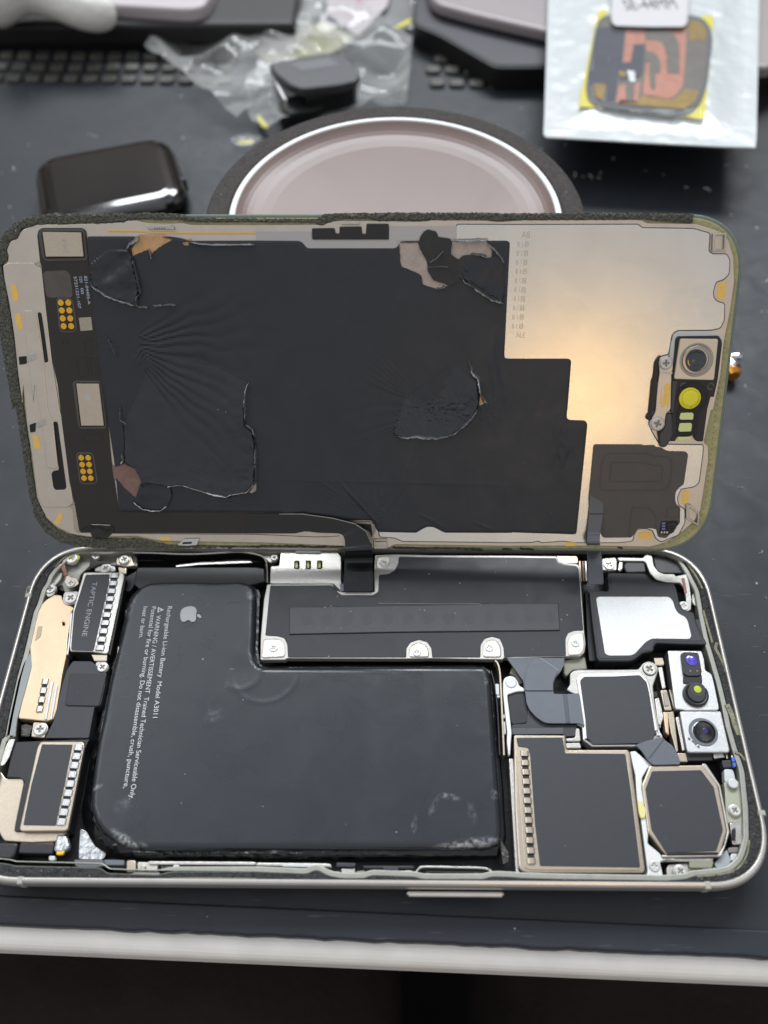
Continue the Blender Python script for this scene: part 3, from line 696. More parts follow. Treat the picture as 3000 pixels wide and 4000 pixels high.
def crumple(seed, amp, sc):
    def f(x, y):
        a = fbm(x, y, sc, seed, 2); b = fbm(x, y, sc*2.3, seed+5, 1)
        return amp*(1-np.abs(a)*1.7)+amp*.22*np.abs(b)*2
    return f
def sm180(o):
    at = o.data.attributes.get('sharp_edge')
    if at: o.data.attributes.remove(at)
    return o
bag1 = thing('plastic_bag', 'crumpled clear plastic bag with a pointed corner, left of the black part', 'plastic bag')
o1 = tr('X 935,295 1000,350 1180,490 1440,680 1535,765 1620,700 1659,668 Y 60,600 250,350 420,100 470,-120 X 1500,-120 1400,30 1150,190', MT, 6)
sm180(sheet('bag_film', o1, [], 1.3, crumple(4, 6, .032), 0, bagm, bag1, 2.0))
bag2 = thing('plastic_bag', 'wide crumpled clear bag with yellow paper in it, under the black part', 'plastic bag')
o2 = tr('Y 1035,-120 1028,120 1000,400 975,690 700,700 400,720 230,780 90,862 10,800 X 1640,790 1600,700 1600,560 1659,380 Y 100,100 200,-120', MT, 6)
sm180(sheet('bag_film', o2, [], 1.3, crumple(31, 7, .03), 0, bagm, bag2, 2.0))
ypap = mat('olive_yellow_paper', '#8b8a68', .6, 0, var=.2, vscale=.05); y2 = mat('bright_yellow_print', '#c9c11f', .5)
slab('paper_insert', 'Y 0,200 450,150 640,240 500,340 80,400 0,340', 2.4, .4, ypap, bag2, MT, .1, 1)
for s_ in ('Y 885,180 1005,115 1000,150 900,185', 'Y 10,735 55,780 85,830 40,820 5,770', 'Y 0,250 80,268 60,285 0,285'):
    slab('printed_patch', s_, 3.0, .3, y2, bag2, MT, .1, 1)
card = thing('paper_slip', 'pinkish white paper slip with a red mark inside the clear bag, top centre', 'paper slip')
slab('slip', 'Y 440,-140 900,-140 850,40 760,130 660,232 600,190 470,90', 2.9, .3, mat('pinkish_paper', '#a89fa3', .6, 0, var=.06, vscale=.05), card, MT, .05, 2)
slab('red_mark', 'Y 640,-30 690,-30 680,30 650,40', 3.0, .1, mat('red_ink', '#a8707e', .6), card, MT, .02, .8)
bp_ = thing('black_part', 'small black boxy part with a raised flat lid lying on the clear bags', 'part')
slab('lid', 'Y 78,410 200,385 480,348 560,350 620,400 680,468 650,520 540,548 300,575 215,545 120,470', 14, 3.0, mat('black_matt_cover', '#3b3c40', .42, 0, var=.1, vscale=.2), bp_, MT, .8, 2)
slab('lid_label', 'Y 215,410 470,372 545,420 300,460', 14.1, .1, mat('grey_label', '#55565b', .5), bp_, MT, .03, 1)
slab('body', 'Y 150,640 350,580 640,500 660,560 500,650 360,715 210,735 140,700', 7, 6, deep, bp_, MT, .8, 2)
slab('clip', 'Y 95,490 115,490 200,650 180,640', 11, 5, brightsteel, bp_, MT, .1, .4)
slab('hinge_block', 'Y 300,575 650,520 640,580 330,640', 10.5, 6, deep, bp_, MT, .5, 1)
scr = thing('tape_scrap', 'small clear scrap with a yellow streak on the mat, between watch and tape roll', 'plastic scrap')
o3 = tr('X 1490,900 1540,880 1659,855 Y 30,850 20,890 X 1640,945 1540,945', MT, 2)
sheet('scrap_film', o3, [], 1.2, crumple(8, 1.5, .12), 0, bagm, scr, .5)
slab('yellow_streak', 'X 1540,915 1640,905 1640,925 1550,935', .7, .2, y2, scr, MT, .05, .4)
# ================================================================== PHONE BODY (open, lying on the mat)
ph = thing('phone_body', 'opened phone body lying on the mat, battery, screws and camera modules exposed', 'phone')
FR = 13.5
# frame: rounded metal band
prof = [(3.6, -8.6), (2.3, -7.9), (1.35, -6.7), (.6, -5.2), (.15, -3.6), (0, -2.3), (.06, -1.3), (.25, -.6), (.55, -.2), (.9, 0), (1.05, 0), (1.2, -.12), (1.25, -.5), (1.25, -2.2)]
bm = bmesh.new(); rings = []
for ins, z in prof:
    rings.append([bm.verts.new((x, y, MAT_Z+z)) for x, y in rrect(160-2*ins, 76.7-2*ins, FR-ins*.6, 14)])
nn = len(rings[0])
for a, b in zip(rings[:-1], rings[1:]):
    for j in range(nn): bm.faces.new((a[j], a[(j+1) % nn], b[(j+1) % nn], b[j]))
bm.faces.new(rings[0])
finish(bm, 'frame', titan, ph, 60)
for s_ in ('p 2914,2850', 'A 215,1078', 'C 1150,1143', 'C 1618,530', 'e 330,690'):
    x, y = tr(s_, HS, 0)[0]
    # snap on to the frame centre line
    ring = rrect(160-1.3, 76.7-1.3, FR, 30)
    k = min(range(len(ring)), key=lambda i: (ring[i][0]-x)**2+(ring[i][1]-y)**2)
    if s_.startswith('p'): continue
    a, b = ring[k-1], ring[(k+1) % len(ring)]; d = math.hypot(b[0]-a[0], b[1]-a[1]); t_ = ((b[0]-a[0])/d*.55, (b[1]-a[1])/d*.55)
    n_ = (-t_[1]*1.32, t_[0]*1.32); c_ = ring[k]
    q = [(c_[0]-t_[0]-n_[0], c_[1]-t_[1]-n_[1]), (c_[0]+t_[0]-n_[0], c_[1]+t_[1]-n_[1]), (c_[0]+t_[0]+n_[0], c_[1]+t_[1]+n_[1]), (c_[0]-t_[0]+n_[0], c_[1]-t_[1]+n_[1])]
    bm = bmesh.new(); prism(bm, q, [], MAT_Z-3.2, MAT_Z+.03, .25, 3); finish(bm, 'antenna_band', antenna, ph)
# side button on the near side
a = on_level(1592, 3494, 5.0); b = on_level(1965, 3497, 5.0)
bm = bmesh.new(); tube(bm, [(a[0], a[1]+.35, 5.0), (a[0]+.3, a[1]+.1, 5.0), (b[0]-.3, a[1]+.1, 5.0), (b[0], a[1]+.35, 5.0)], [.35, .55, .55, .35], 14); finish(bm, 'side_button', titan, ph)
# seal seat with its inner lip
LIPT = ('A -420,880 0,955 60,962 90,972 650,985 690,1020 820,1025 1030,1030 1100,1010 1659,1008 B 330,1022 390,992 470,1035 560,1050 700,1050 750,1030 1030,1040 1080,1055 1480,1055 1530,1038 1659,1042 '
        'C 60,1048 300,1055 1000,1065 1130,1055 1180,1035 1350,1020 1430,1000 1500,930 1540,800 1535,600 1510,350 1460,200 1420,60 g 1130,850 1060,560 940,150 900,20 G 1255,560 1240,480 1215,340 1150,215 1090,120 980,70 700,45 0,40 F 500,60 0,70 '
        'E 1200,55 850,62 700,80 560,72 500,78 430,115 360,185 310,250 300,290 270,330 240,430 215,480 170,680 150,760 110,900 60,1130 30,1290 A 10,140 -40,330 -160,700 -330,850')
lip_o = fillet(clean(tr(LIPT, HS, -.9)), 1.0)
if sarea(lip_o) < 0: lip_o = lip_o[::-1]
bm = bmesh.new(); prism(bm, rrect(157.6, 74.3, 12.4, 14), [lip_o], MAT_Z-7.5, MAT_Z-.75, .1, 2)
finish(bm, 'seal_seat', gasket, ph)
lip_i = clean(offset(lip_o, 1.15), .05)
bm = bmesh.new(); prism(bm, offset(lip_o, .02), [lip_i], MAT_Z-7.5, MAT_Z-.95, .2, 2)
finish(bm, 'inner_lip', lipm, ph, 50)
bm = bmesh.new(); prism(bm, rrect(157, 74, 12, 14), [], MAT_Z-7.6, MAT_Z-5.6, 0)
finish(bm, 'mid_plate', mat('dark_mid_plate', '#17171a', .45, .4, var=.3, vscale=.3, bump=.1, bscale=1), ph)

# old adhesive smeared on the seat, and fine grit of the removed seal
olive = mat('adhesive_residue', '#77745c', .5, 0, var=.3, vscale=1.5, bump=.12, bscale=2)
for s_, w_ in (('g 1000,30 975,110 1010,160 1100,330 1120,420', .7), ('g 1130,830 1190,960 1240,1120 1290,1230', 1.1), ('g 1230,1450 1310,1480 1360,1560', .5), ('E 175,360 190,300 180,400', .8), ('G 1240,470 1265,560 1300,680', .5),
               ('B 0,1062 150,1066 380,1070', .6), ('A 1110,1052 1400,1050 1659,1056', .6), ('C 1540,800 1525,900 1470,985 1380,1020 1200,1035', .35), ('E 520,74 430,112 355,190', .3), ('G 1115,140 1190,240 1235,330', .5)):
    strip('adhesive_residue', s_, w_, -.66, .12, olive, ph, sm=2)
rg = random.Random(77); bm = bmesh.new()
seat_o, seat_i = rrect(157, 73.7, 12.2, 14), lip_o
cand = np.array([(rg.uniform(-78, 78), rg.uniform(-37, 37)) for _ in range(9000)]); cand = cand[inside(cand, seat_o) & ~inside(cand, seat_i)][:900]
for x, y in cand:
    x, y = float(x), float(y)
    r_ = rg.uniform(.05, .2); prism(bm, circle(x, y, r_, 5), [], MAT_Z-.8, MAT_Z-.75+r_*.8, r_*.4, 1, rg.choice([0, 0, 0, 1]))
g_ = finish(bm, 'seal_grit', [gasket, mat('grit_grey', '#77787a', .6)], ph, smooth=False); g_['kind'] = 'stuff'

# ---- battery
bt_out = ('E 905,312 960,284 1010,278 1200,276 1400,280 1560,276 1620,292 1650,320 1659,370 F -5,600 -10,690 -12,740 0,790 25,822 70,832 600,830 1200,824 1420,822 1490,832 1518,862 1528,950 1545,1200 B 1550,100 1575,450 1590,620 1596,760 1575,822 1540,850 '
          '1480,862 1000,864 0,864 A 1400,868 1000,868 860,862 790,840 725,805 660,750 610,680 585,610 580,540 590,420 605,300 625,170 650,50 E 655,1200 700,950 745,760 780,620 805,520 820,440 850,370')
BP = fillet(clean(tr(bt_out, HS, -1.0)), .6)
if sarea(BP) < 0: BP = BP[::-1]
WP = offset(BP, -1.1)
rw = random.Random(5)
WPj = [(x+rw.uniform(-.18, .18), y+rw.uniform(-.18, .18)) for x, y in clean(WP, .8)]
bm = bmesh.new(); prism(bm, WPj, [], MAT_Z-5.6, MAT_Z-2.6, .9, 3)
bat = finish(bm, 'battery', wrap, ph, 25)
dent = [on_level(*pix('E 1560,870')[0], MAT_Z-1), on_level(*pix('F 60,860')[0], MAT_Z-1)]
def bat_h(x, y):
    d = edge_dist(x, y, BP); t = np.clip(d/1.5, 0, 1); z = -1.7*(1-np.sqrt(1-(1-t)**2))
    z = z+.012*fbm(x, y, .03, 2, 2)+.04*np.clip(1-d/6, 0, 1)*np.clip(d/2, 0, 1)*fbm(x, y, .22, 11)
    cx, cy = dent[0]; r = np.hypot(x-cx, (y-cy)*1.1)
    z = z+.05*np.exp(-((r-4.5)/.8)**2)*(y < cy+1)*(x > cx-3)-.05*np.exp(-(r/3.0)**2)
    cx, cy = dent[1]; r = np.hypot(x-cx, y-cy); z = z+.04*np.exp(-((r-7.5)/.6)**2)*(y < cy)
    return z
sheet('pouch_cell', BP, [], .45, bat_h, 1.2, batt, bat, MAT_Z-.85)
ti = mat('printed_grey', '#c6c8cb', .55)
text('lettering', 'Rechargeable Li-ion Battery  Model A3011', 'E 1088,446', 'E 990,1168', 1.02, ti, bat, HS, -.70, bold=0)
text('lettering', 'WARNING / AVERTISSEMENT  Trained Technician Serviceable Only.', 'E 1015,505', 'A 838,535', 1.02, ti, bat, HS, -.70, bold=0)
text('lettering', 'Potential for fire or burning. Do not disassemble, crush, puncture,', 'E 985,448', 'A 800,462', 1.02, ti, bat, HS, -.70, bold=0)
text('lettering', 'heat or burn.', 'E 930,448', 'E 900,652', 1.02, ti, bat, HS, -.70, bold=0)
slab('warning_triangle', 'E 1062,468 1020,486 1024,449', -.66, .03, ti, bat, HS, 0, .1, holes=('E 1054,468 1027,479 1029,456',))
text('lettering', '!', 'E 1031,463', 'E 1030,471', .75, ti, bat, HS, -.70, bold=0)
lg = mat('logo_grey', '#97999c', .45, .2)
slab('logo', 'E 1169,520 1167,497 1176,466 1200,450 1230,444 1258,447 1272,462 1276,480 1269,497 1271,515 1270,533 1258,546 1240,547 1233,538 1221,533 1209,537 1200,546 1184,546 1173,535', -.66, .03, lg, bat, HS, 0, .35)
slab('logo', 'E 1274,497 1290,495 1303,508 1306,521 1292,520 1279,511', -.66, .03, lg, bat, HS, 0, .3)
# crumpled fold of wrapper at the near left corner
wf = clean(tr('A 640,60 588,260 540,500 516,600 528,690 570,760 612,832 690,888 800,905 1100,898 1400,905 1659,905 B 600,900 1200,905 1560,900 1600,880 1560,850 1400,862 A 1400,862 860,862 760,822 640,740 596,660 585,560 600,400 640,200', HS, -2.6), .3)
def fold_h(x, y):
    d = edge_dist(x, y, BP); return np.clip(1.1-.8*d, -1.4, 1.1)+.55*np.abs(fbm(x, y, .28, 41, 2))
sheet('wrapper_fold', wf, [], 1.3, fold_h, 1.5, wrap, bat, MAT_Z-3.0)
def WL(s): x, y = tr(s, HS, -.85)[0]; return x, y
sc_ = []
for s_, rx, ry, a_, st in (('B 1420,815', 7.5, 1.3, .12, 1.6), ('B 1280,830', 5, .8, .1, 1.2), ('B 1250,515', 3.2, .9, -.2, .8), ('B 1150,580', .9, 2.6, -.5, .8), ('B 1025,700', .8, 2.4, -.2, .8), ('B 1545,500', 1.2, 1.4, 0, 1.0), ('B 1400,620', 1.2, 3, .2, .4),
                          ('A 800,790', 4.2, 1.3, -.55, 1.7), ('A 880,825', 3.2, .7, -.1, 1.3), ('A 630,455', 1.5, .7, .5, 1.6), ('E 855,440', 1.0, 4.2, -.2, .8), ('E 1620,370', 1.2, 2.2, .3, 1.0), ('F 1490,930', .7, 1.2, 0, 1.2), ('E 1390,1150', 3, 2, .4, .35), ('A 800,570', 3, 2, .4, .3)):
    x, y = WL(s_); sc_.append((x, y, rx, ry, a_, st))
scuffs_and_glare(batt, [(a, b_, c, d, e_, f*.62) for a, b_, c, d, e_, f in sc_], (.40, .41, .43), .9)  # wrapper wrinkle glare painted in as lighter patches, together with smudges
slab('corner_plate', 'E 285,300 300,250 420,110 500,75 560,72 640,90 860,72 885,120 890,190 740,180 600,170 520,240 500,330 420,360 400,300 350,330', -2.9, 1, lipm, ph, HS, .2, .8)
# stretch-release tab and foil bits beside the battery
slab('pull_tab', 'A 520,725 560,740 612,835 690,885 668,925 510,922 515,800', -4.2, .2, foil, ph, HS, .05, .5)
slab('side_sticker', 'E 765,705 792,715 778,775 758,770', -1.9, .1, cream, ph, HS, .03, .1)
# black block behind the battery and cable channel
slab('battery_tray', 'E 893,192 1659,190 F 55,200 62,285 20,292 0,300 E 1500,330 900,330 868,300 880,215', -2.2, 3, blackpl, ph, HS, .3, .4)
slab('battery_tray', 'E 800,260 905,200 880,300 840,350 800,345', -3.0, 2.4, blackpl, ph, HS, .3, .4)
# upright black cable looping along the far side
pts = [on_level(*p_, MAT_Z-1.0) for p_ in pix('E 862,100 1000,102 1200,112 1400,104 1560,92 F 10,112 48,128 68,165 72,230 72,290')]
pts = smoothline(pts, 2)
ribbon('battery_cable', [((x, y, MAT_Z-.9), (x, y, MAT_Z-4.2)) for x, y in pts], .3, flexb, ph, sub=1)
strip('cable_edge', 'E 862,98 1000,100 1200,110 1400,102 1560,90 F 10,110 50,126 70,165 74,230 74,290', .22, -.85, .15, mat('cable_edge', '#8f8c82', .4), ph)
slab('silver_strip', 'E 1140,180 1300,160 1620,150 1640,162 1300,175 1140,190', -2.6, .3, steel, ph, HS, .05, .1)

# ---- vibration module
vib = slab('vibration_module', 'E 540,228 560,222 795,224 808,240 770,420 700,745 690,755 600,742 452,738 448,700 470,470', -.9, 4.5, steel, ph, HS, .25, .5)
slab('module_label', 'E 555,240 712,236 700,320 606,735 460,730 462,690 480,480', -.82, .1, label, vib, HS, .03, .5)
slab('module_flange', 'E 808,262 815,270 715,765 698,752 770,430', -1.3, 3, deep, vib, HS, .1, .1)
text('lettering', 'TAPTIC ENGINE', 'E 600,288', 'E 530,640', 1.15, mat('engraved_grey', '#9a9ca0', .5), vib, HS, -.80, bold=0)
def tabs(a, b, n, wid, ln, h, m, parent, gap=deep, skip=()):
    (ax, ay), (bx, by) = tr(a, HS, h)[0], tr(b, HS, h)[0]
    d = math.hypot(bx-ax, by-ay); ux_, uy_ = (bx-ax)/d, (by-ay)/d; proto = None
    bm = bmesh.new(); q = bandpoly([(ax-ux_*ln*.4, ay-uy_*ln*.4), (bx+ux_*ln*.4, by+uy_*ln*.4)], wid*.8)
    prism(bm, q, [], MAT_Z+h-.5, MAT_Z+h+.02, .05, 1); finish(bm, 'tab_slot', gap, parent)
    for k in range(n):
        x, y = ax+(bx-ax)*k/(n-1), ay+(by-ay)*k/(n-1)
        if proto is None:
            bm = bmesh.new(); prof_ = [(-.5, 0), (-.42, .22), (-.25, .34), (0, .38), (.25, .34), (.42, .22), (.5, 0)]
            rows = []
            for s_, z_ in prof_:
                px, py = -uy_*wid*s_, ux_*wid*s_
                rows.append([bm.verts.new((px-ux_*ln/2, py-uy_*ln/2, z_)), bm.verts.new((px+ux_*ln/2, py+uy_*ln/2, z_))])
            for r0, r1 in zip(rows[:-1], rows[1:]): bm.faces.new((r0[0], r0[1], r1[1], r1[0]))
            bm.faces.new([r_[0] for r_ in rows]); bm.faces.new([r_[1] for r_ in rows][::-1])
            o = finish(bm, 'spring_tab', m, parent, 50); proto = o
        else:
            o = proto.copy(); COL.objects.link(o)
        o.location = (x*S, y*S, (MAT_Z+h)*S)
tabs('E 742,250', 'E 648,716', 10, 2.05, 1.15, -.85, brightsteel, vib)

# ---- left side: copper tinted shield, brackets, screws
cs = slab('charging_shield', 'E 340,378 350,370 398,372 402,400 420,430 472,448 476,466 462,482 440,640 430,760 400,905 392,960 365,1120 345,1180 300,1190 115,1172 150,1010 200,835 192,700 215,590 245,480 262,440 300,400', -1.1, 2.5, tan2, ph, HS, .2, .5, holes=('E 402,548 418,548 420,568 404,570',))
slab('shield_rim', 'E 455,486 468,486 450,700 440,760 430,760 445,640', -1.0, 3, brightsteel, cs, HS, .1, .2)
slab('contact_patch', 'E 245,573 275,573 262,640 225,670 235,625', -1.0, .1, mat('worn_patch', '#a59884', .5, .5), cs, HS, .03, .1)
tabs('E 292,935', 'E 258,1112', 4, 1.5, 1.25, -1.05, steel, cs)
slab('edge_rail', 'E 325,930 345,935 300,1180 285,1180', -.85, .5, brightsteel, cs, HS, .1, .1)
slab('edge_rail', 'E 360,950 375,950 335,1180 318,1180', -.85, .5, brightsteel, cs, HS, .1, .1)
slab('side_flex', 'E 195,742 205,830 180,930 110,1180 98,1290 A 100,120 60,150 40,120 E 40,1290 60,1180 115,930 150,820', -.95, .5, mat('sage_grey_flex', '#84898a', .4, .1), ph, HS, .08, .4)
slab('speaker_cover', 'E 470,800 590,800 690,880 680,960 650,1090 612,1098 575,1300 290,1300 345,1190 400,960 430,860', -1.3, 3, label, ph, HS, .15, .4)
slab('speaker_step', 'E 452,880 690,885 640,1092 440,1088 420,1080', -1.05, .4, shieldfilm, ph, HS, .12, .4)
slab('corner_block', 'E 470,80 590,95 640,190 560,215 520,240 500,320 400,350 360,320 330,260 350,190 400,130', -3.2, 2.4, blackpl, ph, HS, .2, .6)
slab('corner_cover', 'E 590,120 640,150 700,150 715,170 640,175 600,200 575,200', -1.2, 2, deep, ph, HS, .2, .4)
slab('antenna_clip', 'E 415,130 440,108 500,100 520,125 505,150 440,150', -1.2, .4, mat('lime_gasket', '#a3ad3e', .4), ph, HS, .1, .5)
slab('bracket', 'E 340,232 405,225 395,268 350,320 300,300', -1.9, 1.2, whitesteel, ph, HS, .15, .4)
slab('bracket', 'E 290,300 345,285 365,330 350,370 310,388 285,350', -1.5, 1.2, whitesteel, ph, HS, .15, .6)
slab('bracket', 'E 415,350 500,345 515,360 500,425 430,440 400,415', -1.4, 1.5, whitesteel, ph, HS, .2, .6)
strip('spring_arm', 'E 397,160 412,200 430,245', .95, -1.2, .4, copper, ph)
disc('spring_contact', 'E 393,158', .6, -.95, .5, gold, ph)
slab('spring_bracket', 'E 415,232 445,226 455,255 500,262 512,300 470,325 440,315 415,290 428,262', -1.4, .6, cream, ph, HS, .1, .4)
for s_, r_, h_ in (('E 465,132', 1.35, -1.0), ('E 325,330', 1.2, -1.2), ('E 457,388', 1.42, -1.0), ('E 458,292', 1.05, -1.15), ('E 683,196', 1.25, -1.3),
                   ('E 803,140', 1.2, -1.6), ('E 618,118', .95, -1.6), ('E 662,838', 1.12, -1.0), ('E 258,1240', 1.35, -.9)):
    screw(s_, r_, h_, ph)
slab('bracket', 'E 620,180 740,182 750,205 740,220 610,218', -1.7, .8, whitesteel, ph, HS, .2, .6)
slab('bracket', 'E 755,120 850,105 860,160 880,180 820,190 750,175', -2.2, .8, cream, ph, HS, .2, .8)
slab('bracket', 'E 590,757 695,760 690,800 610,800', -1.2, .9, cream, ph, HS, .15, .2)
slab('bracket', 'E 625,800 690,800 685,870 640,880 610,850', -1.5, .9, whitesteel, ph, HS, .15, .4)
slab('bracket', 'E 215,1195 300,1200 290,1298 200,1290', -1.4, .9, cream, ph, HS, .15, .4)
slab('bracket', 'E 765,190 820,195 815,235 770,232', -2.6, .8, cream, ph, HS, .15, .2)
# ---- lower-left loudspeaker / port block
pb = slab('port_block', 'A 95,165 110,162 580,142 545,220 440,742 90,742 150,440 158,418 130,395 42,392 70,260', -1.6, 4, blackpl, ph, HS, .15, .3)
slab('steel_frame', 'A 262,160 535,160 548,185 440,728 420,740 140,742 125,728 240,200', -1.0, .9, cream, pb, HS, .2, .5)
slab('frame_label', 'A 272,178 470,180 420,430 358,706 150,702 200,450', -.9, .1, label, pb, HS, .03, .2)
tabs('A 508,200', 'A 398,682', 9, 2.0, 1.25, -1.0, brightsteel, pb)
slab('base_cover', 'A 35,400 140,396 157,412 155,440 95,735 360,742 440,745 362,808 200,815 30,805 10,780 -20,720 -160,700 -100,420 -30,300', -2.2, 2, cream, ph, HS, .2, .5)
slab('port_shell', 'A -20,812 120,815 95,900 60,930 0,925 -60,890', -1.6, 3, blackpl, ph, HS, .5, .8)
slab('port_shell', 'A 140,752 362,756 340,884 125,882', -2.6, 3, copper, ph, HS, .3, .3)
slab('port_face', 'A 128,818 352,822 340,888 118,884', -2.2, 3, blackpl, ph, HS, .2, .3)
slab('clear_boot', 'A 366,760 430,765 450,850 400,880 345,870', -2.0, 1.5, foil, ph, HS, .4, .6)
slab('port_tab', 'A 315,900 355,900 355,932 315,932', -1.2, 1, palepl, ph, HS, .2, .3)
slab('port_tab', 'A 360,872 420,868 410,895 365,898', -1.4, .6, gold, ph, HS, .2, .3)
slab('contact_strip', 'A 60,140 98,145 60,260 30,310 5,320 0,290 40,180', -1.1, .4, steel, ph, HS, .1, .3)
slab('gap_connector', 'E 130,1210 170,1200 215,1215 190,1290 130,1290', -2.4, 1, mat('dark_steel', '#4c4a48', .35, .9, bump=.2, bscale=1.5), ph, HS, .3, .3)

# ---- logic board shield
ls = slab('board_shield', 'F 770,112 915,108 1150,114 1659,116 G 290,120 312,160 425,172 440,190 468,600 478,690 470,745 440,770 380,768 365,770 F 1659,782 1610,775 1600,790 1450,788 1140,782 970,785 200,782 190,792 28,792 30,650 52,400 72,302 500,300 552,352 768,352 765,235', -.95, 1.6, whitesteel, ph, HS, .15, .4)
slab('shield_film', 'F 92,310 488,308 540,362 560,372 755,372 792,350 797,240 860,235 898,212 920,170 926,124 1150,126 1659,128 G 285,132 300,162 330,175 418,182 432,200 462,600 400,603 365,618 347,655 350,765 F 1608,773 1604,710 1580,655 1530,640 1482,655 1456,695 1455,775 1141,775 1136,715 1108,675 1056,660 1002,678 976,715 974,775 207,775 202,690 182,650 140,638 60,633', -.83, .12, shieldfilm, ls, HS, .05, .3)
stp = slab('film_strip', 'F 216,450 1000,438 1659,424 G 300,424 312,600 F 1659,604 900,612 215,626', -.55, .28, mat('strip_film', '#2b2d33', .36, 0, bump=.03, bscale=8, speck=.7, sscale=1.0), ls, HS, .16, .15)
emb = mat('embossed_spot', '#2a2c32', .42, 0, bump=.03, bscale=5)
for k in range(13):
    u, v = 325+(1909-325)*k/12, 530-10*k/12
    if u > 1659: s_ = 'G %f,%f' % (u-1659, v-0)
    else: s_ = 'F %f,%f' % (u, v)
    disc('embossed_dot', s_, 1.35, -.53, .03, emb, ls, bev=0)
strip('film_crease', 'F 792,425 1200,430 1450,428', .12, -.72, .04, mat('crease_grey', '#8c8d8f', .4), ls)
for s_, u0 in (('F 45,655 140,652 172,670 188,700 190,775 30,782', 'F 113,714'), ('F 990,775 990,725 1010,690 1055,675 1098,690 1122,725 1124,776', 'F 1042,742'),
               ('F 1470,776 1470,705 1490,668 1530,655 1566,668 1590,710 1592,776', 'F 1512,712'), ('F 778,125 868,122 865,180 830,205 775,200', 'F 828,166'),
               ('G 365,766 360,665 380,630 405,618 462,612 474,690 465,740 440,762', 'G 412,682')):
    slab('shield_foot', s_, -.72, .5, mat('shield_foot_steel', '#c9c3ba', .32, .85, bump=.06, bscale=3), ls, HS, .3, .8)
    screw(u0, .95, -.55, ls, washer=False, m=mat('flat_screw_zinc', '#c9cbcb', .45, .6))
slab('sim_reader', 'F 158,92 525,92 552,126 554,348 505,300 92,298 94,186 150,182', -1.15, 2.5, steel, ph, HS, .15, .4, holes=('F 250,150 280,150 280,202 250,202', 'F 324,150 354,150 354,202 324,202', 'F 398,150 428,150 428,202 398,202'))
for k in range(3): slab('contact_pin', 'F %d,158 %d,158 %d,196 %d,196' % (252+74*k, 272+74*k, 272+74*k, 252+74*k), -1.8, .5, paleyel, ph, HS, .15, .2)
slab('latch_tab', 'F 255,72 422,74 418,97 258,95', -.7, .4, palepl, ph, HS, .08, .2)
slab('corner_tear', 'F 497,302 548,352 520,340 498,330', -.78, .1, deep, ph, HS, .02, .1)
slab('reader_clip', 'F 543,297 570,297 570,345 543,350', -.9, .8, mat('slate_clip', '#6b7078', .4), ph, HS, .1, .2)
slab('far_parts', 'F 0,75 150,80 145,130 90,170 60,140 0,110', -2.0, 2, whitesteel, ph, HS, .3, .8)
screw('F 45,80', .9, -1.4, ph); screw('F 118,128', .8, -1.5, ph); 
rk = random.Random(11)
for k in range(16):
    u = 950+k*62; v = 72+rk.uniform(-6, 8); wd = rk.uniform(12, 30); hg = rk.uniform(8, 18)
    slab('edge_clip', 'E %f,%f %f,%f %f,%f %f,%f' % (u, v, u+wd, v-2, u+wd+4, v+hg, u+2, v+hg), -2.0-rk.random(), 1, rk.choice([steel, whitesteel, cream, deep]), ph, HS, .12, .2)

# ---- right: earpiece speaker
es = slab('earpiece_speaker', 'G 500,345 520,338 625,345 620,232 640,228 865,230 885,255 920,280 985,292 1050,292 1068,330 1088,420 1110,465 1180,482 1200,560 1262,680 1260,695 1100,692 940,685 925,700 918,738 850,750 792,795 760,802 565,802 550,780 520,550', -.75, 4.5, blackpl, ph, HS, .3, .5)
slab('speaker_step_rim', 'G 520,358 640,362 645,250 860,250 890,280 960,308 1040,310 1060,400 1095,470 1165,500 1235,670 1100,672 925,668 905,730 845,735 785,780 575,785 560,760', -.68, .3, label, es, HS, .12, .5)
slab('speaker_plate', 'G 545,395 560,382 1015,382 1042,405 1060,465 1080,492 1125,515 1142,545 1165,640 1150,658 905,655 865,680 795,755 770,765 625,765 602,750', -.55, .25, brightsteel, es, HS, .08, .6)
slab('corner_block', 'G 915,118 1080,120 1110,160 1125,232 960,230 930,200', -1.8, 3, blackpl, ph, HS, .2, .6)
slab('corner_block', 'G 735,155 860,150 872,225 740,228 725,190', -1.6, 3, blackpl, ph, HS, .3, .5)
slab('corner_block', 'G 1185,525 1225,530 1258,690 1215,690', -1.2, 3, label, ph, HS, .2, .4)
slab('steel_strap', 'G 685,128 850,132 870,108 910,120 918,180 950,222 985,235 1055,236 1060,250 1135,235 1150,300 1165,400 1160,470 1120,480 1090,440 1130,410 1118,330 1090,292 1000,290 935,272 895,230 870,165 855,152 690,150', -1.15, .6, whitesteel, ph, HS, .15, .5)
slab('strap_slot', 'G 1098,262 1118,262 1135,360 1118,362', -1.08, .1, copper, ph, HS, .02, .2)
slab('bracket', 'G 583,135 672,128 682,150 680,212 585,212', -1.3, 1.2, whitesteel, ph, HS, .2, .5)
slab('spring_clip', 'G 695,150 725,155 722,205 700,222 685,210', -1.3, 2, steel, ph, HS, .4, .5)
screw('G 630,176', 1.3, -1.05, ph); screw('G 1116,440', 1.15, -1.0, ph)
slab('bracket', 'G 1165,360 1200,350 1215,420 1190,450 1165,420', -1.7, 1, steel, ph, HS, .4, .6)
slab('far_bracket', 'G 285,118 425,120 430,165 330,172 300,155', -.8, .5, cream, ph, HS, .15, .5)
for k, u in enumerate((432, 452, 470)):
    slab('edge_clip', 'G %d,150 %d,150 %d,285 %d,280' % (u, u+14, u+22, u+8), -1.4-.3*k, 2, [cream, copper, steel][k], ph, HS, .15, .2)
slab('side_wall', 'G 475,340 495,345 545,800 500,800 490,700', -2.5, 2, deep, ph, HS, .2, .3)

